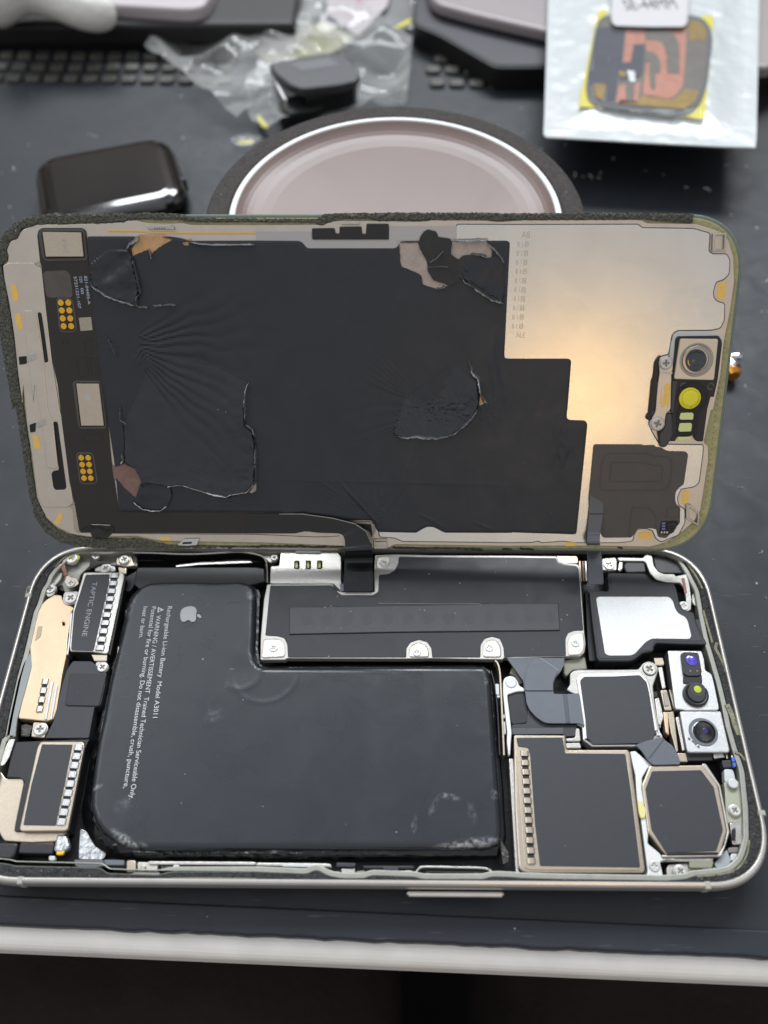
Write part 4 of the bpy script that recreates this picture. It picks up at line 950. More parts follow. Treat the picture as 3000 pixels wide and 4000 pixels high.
# ---- front sensors inside the body
sb = slab('sensor_bracket', 'g 358,140 375,135 800,140 835,250 850,390 930,440 960,540 1030,880 1010,915 580,915 560,905 470,900 455,870 400,450', -.45, 3, brightsteel, ph, HS, .2, .4)
dp = slab('dot_projector', 'g 530,175 570,155 740,160 765,190 800,400 798,440 760,465 610,465 560,430', .1, .7, blackpl, sb, HS, .1, .5)
turned('projector_lens', 'g 668,266', [(1.25, 0), (1.2, .12), (.9, .2), (.5, .24), (.01, .25)], purple, sb, HS, .1)
for s_ in ('g 655,400', 'g 743,400'): disc('indicator_dot', s_, .22, .16, .1, mat('pin_grey', '#77797c', .4), sb, n=14)
cm = turned('infrared_camera', 'g 725,700', [(2.75, -.4), (2.72, .05), (2.4, .2), (2.35, .2), (2.1, .12), (1.85, .5), (.01, .5)], blackpl, sb, HS, 0)
turned('camera_window', 'g 738,650', [(.85, .3), (.8, .56), (.01, .6)], limey, sb, HS, 0)
turned('camera_ring', 'g 738,652', [(1.8, .2), (1.76, .45), (1.6, .54), (.9, .54), (.85, .4), (.01, .4)], label, sb, HS, 0)
slab('lens_neck', 'g 560,430 800,440 810,560 560,560', -.2, .4, deep, sb, HS, .1, .4)
sc2 = slab('selfie_camera', 'g 518,935 530,922 1040,922 1055,935 1168,1430 1150,1460 640,1460 615,1445', -.5, 3.2, brightsteel, ph, HS, .25, .5)
greyp = mat('slate_ring', '#5f666d', .5)
slab('lens_surround', [on_level(*p_, MAT_Z-.4) for p_ in pix('g 660,1310 700,1330 720,1365 760,1340 700,1290')], -.4, .1, greyp, sc2, HS, .02, .4)
turned('lens_surround', 'g 830,1182', [(3.05, -.45), (3.0, -.38), (2.4, -.38), (2.35, -.6), (.01, -.6)], greyp, sc2, HS, 0, n=48)
turned('lens_barrel', 'g 838,1180', [(2.35, -.5), (2.3, -.1), (2.15, -.05), (2.0, -.3), (1.6, -.35), (.9, -.28), (.01, -.22)], lensm, sc2, HS, 0, n=48)
disc('lens_glow', 'g 845,1175', .55, -.17, .05, mat('violet_reflex', '#2d2a72', .15, .3, coat=1), sc2)
for s_ in ('g 640,1280', 'g 760,1380'): disc('locating_pin', s_, .3, -.4, .1, greyp, sc2, n=14)
for i, (s_, m_) in enumerate((('g 180,228 300,228 320,300 310,330 200,330', cream), ('g 232,350 295,345 340,620 290,640', steel), ('g 262,650 350,640 420,910 320,915', cream), ('g 300,672 355,665 380,850 320,860', mat('pale_grey_block', '#9d9a92', .6)),
                             ('g 375,640 400,640 470,900 440,905', cream), ('g 355,935 440,920 450,1000 500,1440 470,1460 400,1200', cream), ('g 460,1000 510,990 590,1430 550,1440', steel), ('g 170,670 230,660 240,740 190,750', deep),
                             ('g 190,760 250,740 290,900 310,1000 260,1150 230,1050', steel), ('g 300,930 370,930 380,1240 330,1200', tan2), ('g 480,1460 600,1465 625,1580 510,1580', cream), ('g 610,1470 940,1475 945,1560 620,1570', blackpl),
                             ('g 950,1470 1080,1470 1110,1520 960,1540', steel), ('g 1110,1480 1140,1480 1150,1540 1120,1540', steel), ('g 1060,1560 1180,1550 1200,1650 1080,1659', label), ('g 1180,1490 1210,1490 1240,1650 1210,1650', steel))):
    slab('connector_part', s_, -1.3-.12*(i % 3), 2, m_, ph, HS, .2, .3)
slab('capacitor', 'g 1190,1520 1230,1520 1235,1575 1198,1578', -.9, .8, bluepart, ph, HS, .1, .1)
slab('capacitor', 'g 1200,1590 1242,1588 1248,1640 1212,1645', -.9, .8, bluepart, ph, HS, .1, .1)

# ---- rear camera with grey flex
rc1 = slab('camera_bracket', 'c 1085,600 1130,560 1200,548 1659,548 G 820,853 850,812 890,798 930,815 952,850 935,905 915,960 925,1060 950,1200 975,1330 C 960,105 925,135 815,190 530,188 470,150 455,70 c 1250,1300 1150,1250 1210,1100 1160,880 1130,860 1100,850 1040,810 1060,780 1085,740', -1.3, 1.0, whitesteel, ph, HS, .25, .5)
rcam = slab('rear_camera', 'c 1165,660 1220,600 1300,590 G 835,868 880,915 895,960 960,1290 C 945,85 945,130 908,188 520,192 462,150 c 1240,1290 1260,1300 1200,850', -.95, 3, mat('camera_rim_steel', '#d6d4d0', .36, .75, bump=.02, bscale=4), ph, HS, .25, .3)
slab('camera_label', 'c 1215,690 1265,640 1659,636 G 828,890 872,935 890,1010 930,1270 C 933,100 905,170 525,178 c 1370,1500 1300,1430 1285,1200', -.82, .14, label, rcam, HS, .05, .3)
screw('G 893,850', 1.45, -.95, ph, m=mat('grey_screw', '#b7b5af', .4, .7), ang=.9)
fx = slab('camera_flex', 'c 260,395 1015,395 1010,480 960,580 900,650 868,720 870,850 885,862 1000,866 1120,862 1200,850 1260,1240 1275,1280 1190,1245 1080,1245 820,1245 740,1230 640,1160 560,1070 520,980 505,850 490,800 480,700', -.55, .35, flexg, ph, HS, .08, .4)
slab('flex_fold', 'c 640,392 720,392 940,560 930,590 890,640 866,720 866,820 505,820 495,700 505,600 540,500 620,390', -.3, .2, flexg, fx, HS, .08, .4)
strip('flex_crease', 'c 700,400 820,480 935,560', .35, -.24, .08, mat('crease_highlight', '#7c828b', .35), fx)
strip('flex_crease', 'c 1020,870 1060,1240', .9, -.46, .1, mat('flex_dark_band', '#484c53', .4), fx, sm=0)
slab('camera_flex', 'C 800,182 860,160 930,140 970,130 990,150 1040,185 1075,245 1092,308 915,312 880,280 840,220', -.6, .4, flexg, ph, HS, .08, .4)
strip('flex_crease', 'C 985,140 885,270', .5, -.55, .08, mat('flex_dark_band', '#484c53', .4), ph, sm=0)
slab('side_shield', 'c 215,700 240,650 310,625 370,645 410,700 430,760 495,790 500,830 400,832 280,870 275,900 300,1100 330,1370 320,1480 310,1659 285,1659 265,1480 270,1350 240,1100 215,850', -1.0, 1.2, mat('pale_zinc_bracket', '#d3d4d3', .5, .4, bump=.03, bscale=3), ph, HS, .2, .4)
disc('rivet_head', 'c 320,715', 1.3, -.8, .4, mat('pale_rivet', '#c9cbcb', .5, .3), ph, bev=.3)
slab('board_cover', 'c 275,870 400,850 500,835 515,950 540,1050 545,1200 510,1245 330,1260 300,1120', -1.5, 1.4, shieldfilm, ph, HS, .15, .5)
slab('board_cover', 'c 540,1060 620,1150 720,1225 820,1262 1180,1262 1160,1410 1000,1420 990,1390 330,1390 330,1260 520,1250', -1.35, 1.4, label, ph, HS, .12, .4)
slab('board_step', 'c 335,1310 1000,1300 1005,1385 335,1390', -1.1, .3, mat('slate_step', '#44484f', .42, bump=.02, bscale=6), ph, HS, .1, .2)
slab('gap_bracket', 'c 1000,430 1280,380 1310,545 1120,560 1040,640 1000,600', -2.3, 1.5, mat('putty_bracket', '#8a897a', .5, .2), ph, HS, .3, .4)
slab('gap_bracket', 'c 1160,1310 1210,1310 1225,1480 1040,1480 1030,1440 1150,1430', -1.2, 1.2, whitesteel, ph, HS, .2, .4)
slab('gap_bracket', 'c 1030,1500 1215,1495 1235,1570 1030,1570', -1.4, 1.2, whitesteel, ph, HS, .2, .4)
slab('gap_bracket', 'c 300,600 340,500 400,600 480,720 430,740 380,640', -2.2, 1, mat('putty_bracket', '#8a897a', .5, .2), ph, HS, .2, .3)
strip('side_wire', 'c 110,430 150,460 175,560 185,700 200,1000 215,1300 230,1659', .4, -1.0, 2.5, cream, ph)
strip('side_wire', 'c 60,560 100,700 125,850 150,1100 175,1659', .3, -1.5, 2.5, blackpl, ph)
for s_ in ('c 115,730 165,735 170,880 125,870', 'c 215,1130 240,1130 240,1180 215,1180', 'c 220,1220 245,1220 255,1380 230,1390', 'c 135,880 180,885 180,910 140,912'):
    slab('edge_clip', s_, -1.2, .8, palepl, ph, HS, .12, .2)

# ---- big shielded block with spring tabs
mb = slab('modem_block', 'C 12,122 25,116 340,118 350,130 355,212 750,212 768,228 780,330 865,985 855,1012 95,1012 60,1000 42,965 20,600', -.95, 3, cream, ph, HS, .35, .5)
slab('modem_frame', 'C 22,128 338,128 346,226 742,226 756,245 845,985 830,995 110,992 80,975 60,700', -.8, .3, cream, mb, HS, .12, .4)
slab('modem_label', 'C 28,136 328,134 345,236 735,240 770,480 832,976 182,966 150,700 118,250 105,200 40,192', -.68, .12, label, mb, HS, .04, .3)
tabs('C 82,240', 'C 125,935', 12, 1.75, 1.05, -.8, cream, mb)
slab('outer_wall', 'C -20,270 10,270 45,1000 90,1022 860,1025 858,1040 60,1040 25,1010', -1.6, 3, steel, ph, HS, .15, .3)
# ---- octagonal camera
oc_b = slab('camera_cradle', 'C 1235,300 1260,305 1352,445 1412,745 1395,800 1362,905 975,912 965,895 1340,892 1375,830 1395,742 1340,455 1230,318', -1.0, 1.4, whitesteel, ph, HS, .2, .3)
oc = slab('octagonal_camera', 'C 893,315 1237,312 1262,335 1338,445 1395,740 1350,890 1000,895 985,880 880,745 842,440', -.95, 3, cream, ph, HS, .3, .25)
slab('camera_label', 'C 908,352 1225,345 1308,456 1368,735 1325,868 1000,882 905,730 866,468', -.82, .14, label, oc, HS, .05, .25)
slab('shadow_gap', 'C 1000,880 1330,876 1340,888 1005,892', -.78, .05, deep, oc, HS, .01, .1)
slab('side_shield', 'C 765,225 800,220 910,312 880,335 845,395 842,470 862,560 870,660 885,740 880,820 960,885 975,915 1060,920 960,940 985,1050 865,1060 880,1000 860,850 835,660 812,545 805,470 800,380 780,300', -1.35, 1.2, mat('pale_zinc_bracket', '#d3d4d3', .5, .4), ph, HS, .2, .3)
slab('foam_pad', 'C 812,540 845,545 868,600 865,655 835,660 822,620', -.9, .6, mat('yellow_foam', '#d6cf8e', .8), ph, HS, .2, .4)
for i, (s_, m_) in enumerate((('C 985,915 1310,912 1300,940 985,938', steel), ('h 640,1200 960,1200 940,1300 640,1300', mat('olive_plate', '#8b8a78', .5, .2)), ('h 810,1260 950,1265 930,1310 810,1305', palepl),
                             ('h 1090,10 1210,15 1230,100 1250,180 1160,200 1100,180', palepl), ('h 1085,180 1360,160 1380,400 1390,700 1120,720 1100,300', mat('sage_plate', '#a2a391', .5, .2)),
                             ('h 1160,700 1380,690 1400,990 1200,1000', steel), ('h 1140,1030 1280,1020 1270,1100 1140,1100', mat('taupe_pad', '#77736f', .5)), ('h 1180,1105 1280,1110 1270,1210 1170,1205', palepl),
                             ('h 1180,1215 1290,1215 1280,1290 1180,1290', greyp), ('h 960,1240 1130,1050 1180,1200 1170,1310 1000,1310', mat('hazy_film', '#9da3a6', .3)), ('h 620,1290 640,1390 1180,1320 1290,1300 1420,1000 1430,930 1390,700 1330,1100 1260,1230 1100,1290', mat('pale_olive_rim', '#a6a48a', .5, .1)),
                             ('h 370,1250 630,1230 640,1400 560,1470 360,1475 345,1300', whitesteel), ('h 80,1290 280,1280 290,1450 60,1450', mat('hazy_film', '#9da3a6', .3)))):
    slab('corner_part', s_, -1.55-.07*i, 1.6, m_, ph, HS, .2, .5)
slab('camera_slot', 'h 1195,790 1240,770 1250,930 1205,940', -1.2, .5, deep, ph, HS, .1, .3)
strip('slot_spring', 'h 1245,760 1255,850 1250,930', .25, -1.0, .4, steel, ph)
for s_, r_ in (('h 1235,546', 1.12), ('h 530,1337', 1.15), ('h 190,1270', 1.05)): screw(s_, r_, -1.1, ph)
disc('rivet_head', 'h 1210,195', 1.05, -.9, .4, palepl, ph, bev=.25)
# ---- near edge: flex rails and button springs
rail = [('A 820,932 850,928 880,935 880,1005 820,1008', cream, -1.5), ('A 890,940 1025,945 1020,1010 890,1005', steel, -1.7), ('A 905,960 940,960 940,1000 905,1000', cream, -1.2), ('A 960,935 1659,940 1659,962 965,958', steel, -1.3),
        ('A 1040,965 1120,960 1110,1000 1045,1005', mat('dark_steel', '#4c4a48', .35, .9), -1.6), ('A 1120,958 1162,958 1162,1000 1120,1000', palepl, -1.1), ('A 1165,970 1205,972 1205,992 1165,994', cream, -1.3), ('A 1230,965 1360,970 1350,1000 1230,1000', deep, -1.8),
        ('A 480,925 665,925 680,965 620,978 500,975 480,955', mat('grey_pad', '#5c5d60', .5), -1.1), ('A 670,925 805,928 805,962 680,962', greyp, -1.4),
        ('B 0,945 370,948 480,952 495,975 0,966', steel, -1.3), ('B 165,948 370,950 372,975 170,972', palepl, -1.2), ('B 520,943 650,948 640,975 520,972', label, -1.1), ('B 500,1000 540,1000 545,1035 505,1035', mat('olive_plate', '#8b8a78', .5, .2), -1.4),
        ('B 550,985 640,980 650,1030 560,1035', steel, -1.5), ('B 650,1000 710,995 690,1035 640,1035', mat('olive_plate', '#8b8a78', .5, .2), -1.3), ('B 690,965 1020,965 1030,985 700,985', blackpl, -1.2), ('B 820,970 920,972 930,1010 900,1020 830,1018', label, -1.0),
        ('B 960,995 1010,995 1010,1020 945,1022', palepl, -1.1), ('B 1100,1012 1150,1015 1150,1040 1095,1040', palepl, -1.2), ('B 1410,1012 1460,1015 1465,1040 1410,1040', palepl, -1.2), ('B 1255,1028 1290,1028 1290,1045 1255,1045', palepl, -1.2),
        ('B 1550,998 1600,998 1600,1012 1550,1015', palepl, -1.1), ('B 1580,780 1640,880 1640,940 1600,960 1590,880', mat('dark_steel', '#4c4a48', .35, .9), -2), ('A 880,1000 1040,1003 1030,1028 840,1022', lipm, -1.4)]
for s_, m_, h_ in rail: slab('edge_clip', s_, h_, 1.2, m_, ph, HS, .15, .3)
strip('button_spring', 'B 1035,1010 1060,975 1100,970 1300,975 1490,978 1525,1000 1540,1030', .35, -1.1, .6, steel, ph)
strip('button_spring', 'B 1085,1035 1110,1030 1250,1038 1300,1028 1420,1038 1500,1035', .3, -1.1, .6, steel, ph)
strip('button_spring', 'B 1100,1005 1300,1008 1480,1010', .3, -1.5, .6, deep, ph)
# ================================================================== DISPLAY PANEL (swung up, leaning back)
dpn = thing('display_panel', 'detached screen seen from the back, black graphite film and torn patches on champagne metal', 'phone screen')
dpn.matrix_world = Matrix(((RP[0][0], RP[0][1], RP[0][2], TP[0]*S), (RP[1][0], RP[1][1], RP[1][2], TP[1]*S), (RP[2][0], RP[2][1], RP[2][2], TP[2]*S), (0, 0, 0, 1)))
PINV = dpn.matrix_world.inverted()
def P3(s, h): return [(x, y, h) for x, y in tr(s, PN, h)]              # panel-local points
def H3(s, z): return [tuple(RP.T @ (np.array([x, y, MAT_Z+z])-TP)) for x, y in tr(s, HS, z)]   # housing-level points in panel axes
GW, GH = 157.2, 74.2
bm = bmesh.new(); prism(bm, rrect(GW-.6, GH-.6, 12.6, 14), [], -2.3, -1.5, .3, 3); finish(bm, 'cover_glass', glassm, dpn)
bm = bmesh.new(); prism(bm, rrect(GW, GH, 13, 14), [], -1.5, -.75, .35, 4); finish(bm, 'glass_rim', glassedge, dpn)
bm = bmesh.new(); prism(bm, rrect(GW-1.5, GH-1.5, 12.4, 14), [rrect(GW-9, GH-9, 9, 12)], -.9, -.42, .15, 2); finish(bm, 'adhesive_border', adhes, dpn)
bead = mat('adhesive_beads', '#8f8745', .35)
bm = bmesh.new(); ring = rrect(GW-4.0, GH-4.0, 11.5, 40); acc = 0; last = ring[0]
dens_ = []
for i in range(len(ring)):
    a, b = ring[i], ring[(i+1) % len(ring)]; L_ = math.hypot(b[0]-a[0], b[1]-a[1])
    n_ = max(1, round(L_/1.25)); 
    for k in range(n_): dens_.append((a[0]+(b[0]-a[0])*k/n_, a[1]+(b[1]-a[1])*k/n_))
lastp = (1e9, 1e9)
for p_ in dens_:
    if math.hypot(p_[0]-lastp[0], p_[1]-lastp[1]) < 1.15: continue
    lastp = p_
    if p_[0] > 20: prism(bm, circle(p_[0], p_[1], .22, 8), [], -.5, -.37, .05, 1)
finish(bm, 'adhesive_beads', bead, dpn)['kind'] = 'stuff'
FELT = ('L 1180,58 800,52 0,54 K 1400,50 850,50 460,56 428,64 395,90 0,88 J 1659,88 1400,86 1222,78 1190,60 960,50 600,58 300,58 190,72 100,115 30,175 -15,250 -35,330 -45,450 -30,600 -10,780 20,1000 60,1200 80,1327 '
        'M 92,120 140,400 185,700 222,860 290,960 390,1028 500,1056 700,1068 1000,1066 1250,1064 1400,1066 1400,1052 1100,1046 1000,1026 900,1003 620,1003 540,993 430,975 350,930 295,875 255,790 232,740 195,470 165,250 135,80 J 147,1300 118,1150 92,900 62,700 26,480 10,420 12,385 42,362 52,330 38,290 62,235 112,212 132,165 162,148 232,128 600,118 650,120 800,112 870,95 1180,98 1215,112 1659,112 '
        'K 380,115 420,130 480,110 560,92 740,92 800,105 1060,105 1150,95 1480,95 1560,108 L 0,100 850,95 1000,110 1172,118')
fz = clean(tr(FELT, PN, .1), .05)
rf = random.Random(9)
def frz(p, step, amp):
    o = []
    for i in range(len(p)):
        a, b = p[i], p[(i+1) % len(p)]; L_ = math.hypot(b[0]-a[0], b[1]-a[1]); k = max(1, int(L_/step))
        nx, ny = -(b[1]-a[1])/(L_ or 1), (b[0]-a[0])/(L_ or 1)
        for t in range(k):
            g = rf.uniform(-amp, amp); o.append((a[0]+(b[0]-a[0])*t/k+nx*g, a[1]+(b[1]-a[1])*t/k+ny*g))
    return o
fzz = frz(fz, .45, .10)
def felt_h(x, y): return .16*fbm(x, y, 1.6, 4, 3)+.10*fbm(x, y, 3.7, 8, 2)-.1*np.clip(1-edge_dist(x, y, fzz)/.3, 0, 1)
sheet('felt_tape', fzz, [], .33, felt_h, .5, felt, dpn, .12)
# crumbs of felt left on the near border
crumb = mat('purple_black_crumbs', '#2b2429', .8, 0, var=.3, vscale=3)
rc_ = random.Random(21)
for s_, w_ in (('N 0,1056 50,1050 120,1050 300,1053 570,1056', .55), ('N 885,1060 1000,1062 1100,1068 1250,1065 1350,1068 1475,1078', .62), ('O 55,1066 90,1072 135,1075', .6), ('O 690,1062 720,1064', .35), ('N 1600,1072 1655,1075', .5), ('M 1420,1058 1659,1056', .5)):
    p_ = smoothline(tr(s_, PN, -.2), 1); pp_ = []
    for i in range(len(p_)-1):
        for k in range(7): t = k/7; pp_.append((p_[i][0]*(1-t)+p_[i+1][0]*t+rc_.uniform(-.12, .12), p_[i][1]*(1-t)+p_[i+1][1]*t+rc_.uniform(-.16, .16), rc_.uniform(-.35, -.1)))
    bm = bmesh.new(); tube(bm, pp_, [w_*rc_.uniform(.25, 1)*.5 for _ in pp_], 6); finish(bm, 'felt_crumb', crumb, dpn, 60)
# champagne back plate
BACK = ('J 55,332 42,290 66,238 115,217 137,168 165,154 240,128 640,121 800,113 832,101 880,99 960,119 1100,122 1190,118 1240,131 1659,131 K 380,128 430,132 500,107 560,103 1060,107 1150,100 1480,102 1600,110 L 20,102 60,98 840,97 872,119 1040,121 1190,124 1290,155 1362,180 1403,228 1436,340 1441,500 1412,700 1372,900 1352,1100 1305,1327 '
        'O 1290,170 1243,380 1272,402 1272,500 1222,820 1182,890 1100,962 1000,1027 900,1056 600,1050 560,1050 0,1050 N 1659,1052 900,1040 860,1062 760,1062 560,1050 0,1028 M 1659,1030 1050,1018 1000,1010 880,985 650,992 560,988 460,972 372,930 302,870 262,790 240,740 202,450 172,250 147,0 J 143,1290 117,1100 92,850 62,650 28,450 18,405 50,372')
plate = slab('back_plate', BACK, -.05, .5, tan, dpn, PN, .12, .5)
COVER = ('K 1300,128 L 0,130 820,128 842,150 1030,153 1180,156 1284,186 1275,300 1300,320 1392,320 1412,360 1406,450 1370,486 1322,500 1305,560 1306,600 1330,628 1378,640 1375,750 1350,800 1290,812 1065,814 1036,840 1015,968 950,985 922,1030 900,1200 O 890,200 900,300 955,392 1240,395 1236,460 1212,640 1180,667 1095,680 1070,740 1080,790 1120,812 1120,900 1080,978 965,1024 932,1000 912,950 870,935 812,940 790,980 782,1018 700,1028 400,1028 340,1018 190,1028 170,1018 130,1026 0,1028 '
         'N 1659,1028 950,1020 900,998 800,990 780,800 1300,300')
seam = mat('dark_seam', '#4a443e', .5, .3)
cv_ = fillet(clean(tr(COVER, PN, .12)), .5); cv_ = cv_ if sarea(cv_) > 0 else cv_[::-1]
bm = bmesh.new(); prism(bm, offset(cv_, -.17), [], -.2, -.02, 0); finish(bm, 'plate_seam', seam, dpn)
cov = slab('cover_plate', COVER, .12, .2, mat('champagne_cover', '#d3d2cf', .24, .92, var=.035, vscale=.12, bump=.016, bscale=6), dpn, PN, .10, .5)
slab('reflection_strip', 'J 1659,172 K 0,172 358,172 362,232 860,232 862,138 1659,136 L 60,136 60,240 K 1650,240 935,238 905,285 330,285 280,240 0,240 J 1659,240', .06, .1, mat('slate_reflection_tint', '#b4b2b2', .3, .9, bump=.012, bscale=8), dpn, PN, .04, .2)  # slate reflection of the plate painted in as a separate grey strip
# marks printed down the cover plate
rmk = random.Random(4)
for k in range(12):
    v = 200+k*59; u = 100-k*4.0
    if k == 0: text('marking', 'A8', 'L 62,%d' % (v+14), 'L 116,%d' % (v+14), 1.3, ink_faint, cov, PN, .12); continue
    if k == 11: text('marking', 'ALE', 'L 24,%d' % (v+12), 'L 84,%d' % (v+12), 1.1, ink_faint, cov, PN, .12); continue
    text('marking', '8', 'L %d,%d' % (u-16, v+14), 'L %d,%d' % (u+12, v+14), 1.15, ink_faint, cov, PN, .12, bold=0)
    text('marking', '8 1', 'L %d,%d' % (u-62, v+12), 'L %d,%d' % (u-28, v+12), 1.0, ink_faint, cov, PN, .12)

# ---- left bracket plate
br = slab('side_bracket', 'J 18,390 60,375 225,375 232,395 268,405 300,700 335,1000 385,1327 M 410,250 455,640 475,775 440,800 285,800 245,740 205,450 175,250 150,0 J 145,1290 118,1100 92,850 62,650 26,470', .22, .3, tan, dpn, PN, .12, .5,
          holes=('J 243,705 255,697 268,705 290,850 312,1015 300,1024 288,1020 265,850', 'M 345,255 352,246 368,246 374,256 430,670 420,685 360,688 345,670 333,585 345,565 378,560 380,548 360,400'))
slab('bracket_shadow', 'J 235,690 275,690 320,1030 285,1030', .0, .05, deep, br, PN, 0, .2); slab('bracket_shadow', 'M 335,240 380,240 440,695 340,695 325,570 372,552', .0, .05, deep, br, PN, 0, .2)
slab('raised_rib', 'J 155,695 165,684 210,684 232,700 280,1000 310,1327 M 345,250 375,535 365,550 308,546 300,530 270,250 225,0 J 215,1290 175,950', .34, .14, tan, br, PN, .12, .6)
for s_ in ('J 68,520 78,516 98,518 108,530 122,610 115,624 92,624 82,612', 'J 95,712 105,702 125,704 134,716 148,795 140,808 118,808 110,798', 'M 210,335 222,328 240,330 248,342 264,410 254,422 232,422 222,410', 'M 385,836 405,838 412,850 385,905 370,914 352,905 355,892'):
    slab('gold_pad', s_, .26 if 'J' in s_ or '210' in s_ else .0, .04, goldmatt, br, PN, .01, .5)
for s_, d_ in (('J 120,985 170,980 172,1030 125,1038', deep), ('J 178,970 240,958 236,1000 178,1022', steel), ('M 190,265 230,250 228,310 195,316', deep), ('M 232,245 292,222 298,262 240,290', steel)):
    slab('spring_catch', s_, .38, .15, d_, br, PN, .05, .2)
slab('corner_step', 'M 445,790 480,778 492,800 520,950 500,965 480,950 468,810', .1, .2, cream, dpn, PN, .08, .4)
slab('corner_step', 'J 228,372 262,366 270,378 266,402 235,396', .26, .1, cream, dpn, PN, .04, .2)

# ---- driver board strip and its cable
bo = slab('driver_board', 'J 240,200 248,165 270,150 530,150 552,165 560,205 575,370 600,600 640,900 690,1327 M 720,500 770,830 1659,832 N 140,836 200,853 300,842 600,890 700,938 740,1000 600,1010 560,970 400,965 320,955 250,970 0,970 M 1659,970 530,965 512,950 485,790 450,640 400,250 372,0 J 335,1000 300,700 270,405 258,370', .30, .35, flexd, dpn, PN, .08, .3)
slab('chip_rim', 'J 246,185 262,158 535,158 548,172 566,340 560,362 300,368 272,340', .44, .15, flexw, bo, PN, .10, .5)
slab('chip_well', 'J 266,176 535,172 552,345 290,350', .47, .05, deep, bo, PN, .02, .3)
ic = mat('silver_chip', '#c2b6a6', .48, .55, var=.06, vscale=3, bump=.03, bscale=6)
slab('chip', 'J 275,178 524,180 540,335 297,336', .85, .4, ic, bo, PN, .05, .08)
text('lettering', '47 W C', 'J 396,220', 'J 412,312', .95, ink_faint, bo, PN, .86)
slab('chip_rim', 'J 482,1140 640,1140 655,1155 M 690,270 682,292 520,292 505,270 470,0 J 470,1155', .42, .12, flexw, bo, PN, .08, .4)
slab('chip_well', 'J 488,1152 648,1152 M 682,275 518,278', .44, .04, deep, bo, PN, .02, .2)
slab('chip', 'J 492,1160 640,1160 M 672,270 526,270 495,0', .80, .35, ic, bo, PN, .05, .08)
disc('chip_dot', 'M 570,88', .7, .81, .02, mat('dot_mark', '#b7bcb4', .4, .3), bo, PN, bev=0)
for rim_, dots in (('J 365,610 380,602 450,604 475,620 500,800 480,828 400,830 380,800', [(393, 635), (442, 635), (400, 685), (449, 685), (406, 737), (455, 737), (412, 787), (461, 787)]),
                   ('M 492,455 510,442 590,444 608,460 634,630 620,650 530,652 512,630', [(526, 479), (571, 479), (532, 523), (577, 523), (538, 567), (582, 567), (544, 611), (588, 611)])):
    slab('connector_rim', rim_, .40, .1, flexw, bo, PN, .08, 1.0)
    pl_ = rim_[0]
    q_ = fillet(clean(tr(rim_, PN, .43)), 1.0); q_ = q_ if sarea(q_) > 0 else q_[::-1]
    bm = bmesh.new(); prism(bm, offset(q_, .35), [], .38, .43, .02, 1); finish(bm, 'connector_bed', flexd, bo)
    for u, v in dots: disc('gold_contact', '%s %d,%d' % (pl_, u, v), .66, .56, .14, gold, bo, PN, bev=.05, n=20)
text('lettering', '821-04405-A', 'J 545,462', 'J 570,645', .62, ink_pale, bo, PN, .31, bold=0)
text('lettering', '720', 'J 510,465', 'J 520,505', .62, ink_pale, bo, PN, .31, bold=0); text('lettering', '00', 'J 522,540', 'J 526,578', .62, ink_pale, bo, PN, .31, bold=0)
text('lettering', '57231221-107', 'J 478,465', 'J 508,672', .62, ink_pale, bo, PN, .31, bold=0)
slab('code_patch', 'J 510,732 590,728 600,812 522,818', .35, .04, mat('plain_code_patch', '#a59f8e', .6, 0, var=.25, vscale=5), bo, PN, .01, .1)
slab('worn_label', 'J 275,432 430,425 455,450 470,560 470,600 300,602', .36, .05, mat('worn_grey_label', '#544e49', .35, .1, var=.2, vscale=.3), bo, PN, .03, 1)
for s_ in ('J 400,870 435,868 442,915 408,918', 'J 490,980 560,975 580,1110 510,1115', 'J 535,870 590,865 600,960 550,965', 'M 530,320 660,315 668,370 540,372', 'J 575,985 630,980 645,1100 590,1108'):
    q_ = fillet(clean(tr(s_, PN, .34)), .3); q_ = q_ if sarea(q_) > 0 else q_[::-1]
    bm = bmesh.new(); prism(bm, q_, [offset(q_, .28)], .28, .36, .04, 2); finish(bm, 'component_relief', flexd, bo)
def fh(x, y): return .28*fbm(x, y, .35, 6, 2)
sheet('torn_film_flap', tr('M 515,965 590,908 700,915 740,930 735,960 700,995 600,1000 585,965', PN, .5), [], .5, fh, .12, mat('flap_black', '#141416', .25, 0, bump=.05, bscale=1), dpn, .55)
wire('stretched_edge', 'M 590,910 640,912 715,915', .07, .85, edgewhite, dpn, PN, .03)
wire('stretched_edge', 'M 500,968 540,935 560,925', .05, .65, deep, dpn, PN, .03)
# cable folding down from the panel into the body
e1 = [P3('N -60,838', .5)[0], P3('N 150,842', .55)[0], P3('N 300,842', .9)[0], P3('N 500,870', 1.3)[0], P3('N 640,905', 1.8)[0], P3('N 715,955', 2.6)[0], P3('N 748,1030', 3.2)[0], P3('N 754,1085', 3.5)[0]]
e2 = [P3('N -60,968', .5)[0], P3('N 150,968', .55)[0], P3('N 300,956', .9)[0], P3('N 470,966', 1.2)[0], P3('N 545,972', 1.6)[0], P3('N 570,995', 2.2)[0], P3('N 578,1050', 3.0)[0], P3('N 580,1090', 3.3)[0]]
e1 += [H3('F 755,130', 1.6)[0], H3('F 756,220', .6)[0], H3('F 756,300', .1)[0], H3('F 755,346', -.3)[0]]
e2 += [H3('F 574,135', 1.6)[0], H3('F 573,220', .6)[0], H3('F 572,300', .1)[0], H3('F 572,346', -.3)[0]]
ribbon('display_cable', list(zip(e1, e2)), .12, flexb, dpn, sub=5)
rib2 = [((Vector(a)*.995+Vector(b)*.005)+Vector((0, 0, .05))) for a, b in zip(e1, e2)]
bm = bmesh.new(); tube(bm, [tuple(v) for v in rib2[1:7]], .10, 6); finish(bm, 'cable_edge_glint', mat('cable_edge', '#8f8c82', .4), dpn, 60)
